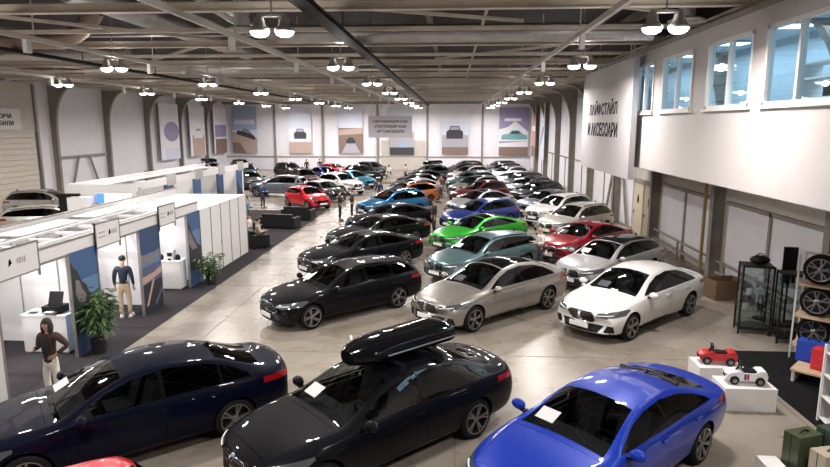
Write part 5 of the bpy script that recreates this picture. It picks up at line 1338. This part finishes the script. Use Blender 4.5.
CARS = [
    # kind, x, y, heading, paint, roof, label, sheet
    ('sedan', -5.55, 9.5, -140, 'navy', None, 'midnight blue sedan seen along its side in front of the booths', 1),
    ('sedan', -1.3, 9.62, H, 'black', None, 'black sedan carrying a roof box, in the front row', 1),
    ('coupe', 2.38, 9.02, H, 'blue', None, 'vivid blue coupe in the front row beside the toy cars', 1),
    ('mini', -4.9, 5.55, -140, 'bred', None, 'bright red car in the foreground with only its roof in view', 0),
    ('wagon', -3.25, 17.3, H, 'black', None, 'glossy black estate car with silver spoked wheels, nearest of the left black cars', 1),
    ('sedan', 1.14, 17.4, H, 'silver', 'black', 'warm silver sedan with a black roof in the middle row', 1),
    ('sedan', 5.12, 17.0, H, 'white', None, 'white sedan with wide chrome grille in the right row', 1),
    ('coupe', -3.5, 22.7, H, 'black', None, 'black low car directly behind the black estate', 1),
    ('coupe', -3.35, 27.1, H, 'black', None, 'glossy black coupe, third in the left row behind the estate', 0),
    ('coupe', -3.2, 31.3, H, 'black', None, 'black coupe, fourth in the left row, beside the bright blue bonnet', 1),
    ('suv', -3.6, 36.4, H, 'sky', 'black', 'bright sky blue car with a black roof in the left row behind the black coupes', 0),
    ('suv', -3.1, 41.2, H, 'orange', 'black', 'copper orange car with a black roof behind the sky blue car', 0),
    ('sedan', -2.9, 46.0, H, 'lgrey', None, 'light grey sedan in the left row behind the orange car', 0),
    ('sedan', -2.9, 50.3, H, 'dgrey', None, 'dark grey sedan in the left row behind the light grey one', 0),
    ('sedan', -2.8, 54.4, H, 'black', None, 'black sedan in the left row in front of the far roof box car', 0),
    ('suv', -2.3, 58.6, H, 'dgrey', None, 'dark off-roader with a roof box at the far end of the left row', 0),
    ('wagon', 1.16, 22.25, H, 'teal', None, 'grey teal estate car behind the silver sedan', 1),
    ('coupe', 1.2, 27.4, H, 'green', 'black', 'lime green coupe with a black roof behind the teal estate', 1),
    ('wagon', 1.5, 32.9, H, 'dblue', None, 'dark blue estate car behind the lime green coupe', 1),
    ('sedan', 1.7, 38.0, H, 'lgrey', 'black', 'light grey sedan with a black roof behind the dark blue estate car', 0),
    ('suv', 1.9, 42.4, H, 'maroon', 'black', 'maroon off-roader in the middle row behind the grey sedan', 0),
    ('suv', 1.7, 46.6, H, 'silver', 'black', 'silver off-roader with a black roof behind the maroon one', 0),
    ('suv', 1.6, 50.6, H, 'dgreen', None, 'dark green off-roader behind the silver one in the middle row', 0),
    ('wagon', 1.6, 54.5, H, 'white', 'black', 'white estate with a black roof, far down the middle row', 0),
    ('suv', 1.5, 58.4, H, 'bsilver', 'black', 'beige silver off-roader with a black roof, far down the middle row', 0),
    ('suv', 1.4, 62.4, H, 'black', None, 'black off-roader, last but one in the middle row', 0),
    ('suv', 1.4, 66.6, H, 'dgrey', None, 'dark grey off-roader, last of the middle row by the back wall', 0),
    ('wagon', 5.6, 21.6, H, 'lgrey', 'black', 'light grey estate with a black roof behind the white sedan', 1),
    ('coupe', 5.55, 25.6, H, 'red', None, 'deep red coupe in the right row behind the grey estate', 1),
    ('suv', 6.05, 30.2, H, 'bsilver', None, 'beige silver off-roader with roof rails behind the red coupe', 0),
    ('suv', 5.95, 34.3, H, 'white', None, 'white off-roader behind the beige silver one in the right row', 0),
    ('sedan', 5.85, 38.2, H, 'bgrey', None, 'blue grey sedan in the right row behind the white off-roader', 0),
    ('suv', 5.75, 42.2, H, 'black', None, 'black off-roader behind the blue grey sedan in the right row', 0),
    ('suv', 5.65, 46.2, H, 'bgrey', 'black', 'blue grey off-roader with a black roof in the right row', 0),
    ('suv', 5.6, 50.2, H, 'dgrey', None, 'dark grey off-roader in the right row before the far white cars', 0),
    ('sedan', 5.3, 54.2, H, 'white', None, 'white sedan far down the right row', 0),
    ('suv', 5.2, 58.2, H, 'white', 'black', 'white off-roader with a black roof far down the right row', 0),
    ('suv', 5.2, 62.2, H, 'dgrey', 'black', 'dark grey off-roader, last but one in the right row', 0),
    ('suv', 5.1, 66.6, H, 'black', None, 'black off-roader, last of the right row by the back wall', 0),
    ('mini', -9.63, 40.2, -45, 'bred', None, 'bright red small hatchback beside the black sofas', 0),
    ('mini', -9.3, 44.2, -45, 'dgrey', 'white', 'dark grey small hatchback with a white roof behind the red one', 0),
    ('suv', -8.9, 49.0, -45, 'white', None, 'white off-roader facing the aisle behind the dark grey hatchback', 0),
    ('sedan', -8.6, 53.8, -45, 'tealb', None, 'petrol blue sedan facing the aisle behind the white off-roader', 0),
    ('suv', -8.5, 58.8, -45, 'black', None, 'black off-roader facing the aisle behind the petrol blue sedan', 0),
    ('suv', -8.2, 64.0, -45, 'dgrey', None, 'dark grey off-roader farthest along the left of the aisle', 0),
    ('suv', -13.4, 46.6, 172, 'bgrey', 'white', 'blue grey car with a white roof seen from the side behind the sofas', 0),
    ('suv', -12.9, 53.2, -60, 'brown', None, 'dark brown off-roader behind the red hatchback', 0),
    ('sedan', -12.2, 58.8, -50, 'dblue', None, 'dark blue sedan left of the black off-roader by the aisle', 0),
    ('mini', -12.6, 64.8, -40, 'bred', None, 'red small car near the back wall beside the dark cars', 0),
    ('suv', -16.6, 62.2, -50, 'black', None, 'black off-roader near the back wall left of the dark brown one', 0),
    ('sedan', -17.6, 52.6, -60, 'dgrey', None, 'dark grey sedan beyond the end of the far stand', 0),
    ('suv', -20.6, 60.2, -60, 'dgreen', None, 'dark green off-roader by the back wall left of centre', 0),
    ('suv', -24.2, 35.2, 8, 'bsilver', None, 'beige silver off-roader parked sideways in front of the cream roller door', 0),
    ('wagon', -20.0, 29.6, 20, 'bsilver', None, 'beige silver estate in front of the off-roader by the roller door', 0),
    ('sedan', -24.4, 45.2, -40, 'black', None, 'black sedan by the left wall beside the white screen', 0),
    ('suv', -24.6, 50.4, -40, 'dgrey', None, 'dark grey off-roader by the left wall under the grey braces', 0),
    ('sedan', -24.8, 55.4, -40, 'black', None, 'black sedan by the left wall under the purple banner', 0),
    ('suv', -24.4, 61.4, -35, 'white', None, 'white off-roader with a roof box by the left wall', 0),
    ('suv', -23.6, 67.6, -60, 'dgrey', None, 'dark grey off-roader in the left back corner', 0),
]
protos = {}
STY = dict(sedan=(5, .16), wagon=(5, .14), coupe=(7, .10), suv=(5, .18), mini=(8, 0))
for kind, x, y, hd, pn, roof, lab, sheet in CARS:
    full = y < 36
    key = (kind, full)
    if key not in protos:
        r = protos[key] = make_car(kind, full, STY[kind]); r.location = (x, y, 0); r.rotation_euler = (0, 0, math.radians(hd)); del r['proto']
    else: r = dup(protos[key], (x, y, 0), math.radians(hd))
    if y < 9.8: r.scale = (1.05,) * 3 if kind == 'sedan' else (1.02,) * 3
    tag(r, lab, 'car', 'parked cars')
    paint_car(r, PT[pn], {'black': M_BLACKGLOSS, 'white': PT['white'], None: None}[roof])
    if sheet:
        c = body_curves(kind); zz = lambda q: float(pchip(*zip(*c['top']), [q])[0])
        x0, x1 = .98, .72
        z0, z1 = zz(x0) - .022, zz(x1) - .022; a = math.radians(hd); px_, py_ = (x0 + x1) / 2, -.36
        sl = math.atan2(z1 - z0, x0 - x1)
        if y < 9.8: px_ *= 1.05; z0 *= 1.05; z1 *= 1.05
        s = MB().box((0, 0, 0), (.24, .32, .004)).build('price_sheet', M_PAPER)
        s.location = (x + math.cos(a) * px_ - math.sin(a) * py_, y + math.sin(a) * px_ + math.cos(a) * py_, (z0 + z1) / 2 + .022)
        s.rotation_euler = (0, sl, a); s.rotation_mode = 'XYZ'
        tag(s, 'price sheet behind the windscreen of the ' + ' '.join(lab.split(',')[0].split()[:9]), 'sheet', 'price sheets')
# roof boxes stand on cross bars
def roof_box(label, x, y, hd, z, L=2.1):
    r = thing('roof_box', label, 'roof box', (x, y, z), math.radians(hd))
    m = MB(); n = 18; rings = []
    for i in range(n + 1):
        t = i / n; xx = L * (.5 - t)
        w = .40 * (1 - max(0, (.22 - t) / .22) ** 2.2 * .55) * (1 - max(0, (t - .94) / .06) ** 2 * .12); hh = .36 * (1 - max(0, (.45 - t) / .45) ** 2 * .62) * (1 - max(0, (t - .9) / .1) ** 2 * .25)
        ring = []
        for k in range(20):
            a = 2 * PI * k / 20; c, s = math.cos(a), math.sin(a)
            ring.append(m.bm.verts.new((xx, w * math.copysign(abs(c) ** .6, c), .20 + (hh if s > 0 else .13) * math.copysign(abs(s) ** .7, s) * (.62 if s > 0 else 1))))
        rings.append(ring)
    for A, B in zip(rings, rings[1:]):
        for k in range(20): m._f([A[k], A[(k + 1) % 20], B[(k + 1) % 20], B[k]])
    m._f(rings[0]); m._f(rings[-1][::-1])
    m.build('shell', M_BLACKGLOSS, r, smooth=True)
    MB().tube([(xx, s * .405, .20) for s in (1,) for xx in np.linspace(-L * .46, L * .25, 8)], .016, 6).build('side_trim', M_RIM, r)
    MB().tube([(xx, -.405, .20) for xx in np.linspace(-L * .46, L * .25, 8)], .016, 6).build('side_trim', M_RIM, r)
    for xx in (-.45, .35):
        b = MB(); b.b(xx - .035, xx + .035, -.60, .60, .02, .06); b.build('cross_bar', M_DARK, r, bevel=.008)
        for s in (1, -1): MB().box((xx, s * .58, -.02), (.12, .07, .12), taper=.7).build('bar_foot', M_DARK, r, bevel=.01)
    return r
fw = lambda x, y, hd, d: (x + math.cos(math.radians(hd)) * d, y + math.sin(math.radians(hd)) * d)
roof_box('long glossy black roof box on the black front row sedan', *fw(-1.2, 9.7, H, -.42), H, 1.565)
roof_box('black roof box on the dark off-roader at the far end of the left row', *fw(-2.3, 58.6, H, -.6), H, 1.68)
roof_box('black roof box on the white off-roader by the left wall', *fw(-24.4, 61.4, -35, -.6), -35, 1.68)

# ------------------------------------------------------------------ camera, world, view
cam = bpy.data.cameras.new('camera'); co = bpy.data.objects.new('camera', cam); COL.objects.link(co); SC.camera = co
cam.sensor_width = 36; cam.lens = 610 / 830 * 36; cam.clip_end = 300
th = math.atan(108.5 / 610); ps = math.atan(37 / 610 * math.cos(th))
co.location = (0, 0, 5.45); co.rotation_euler = (PI / 2 - th, 0, ps)
w = bpy.data.worlds.new('world'); SC.world = w; w.use_nodes = True
w.node_tree.nodes['Background'].inputs[0].default_value = (.5, .5, .55, 1); w.node_tree.nodes['Background'].inputs[1].default_value = .1
SC.view_settings.view_transform = 'Standard'; SC.view_settings.look = 'None'; SC.view_settings.gamma = 1; SC.view_settings.use_curve_mapping = False
SC.view_settings.exposure = 0.
SC.cycles.max_bounces = 8; SC.cycles.diffuse_bounces = 4; SC.cycles.glossy_bounces = 4; SC.cycles.transparent_max_bounces = 12; SC.cycles.caustics_reflective = False; SC.cycles.caustics_refractive = False
SC.cycles.use_light_tree = True
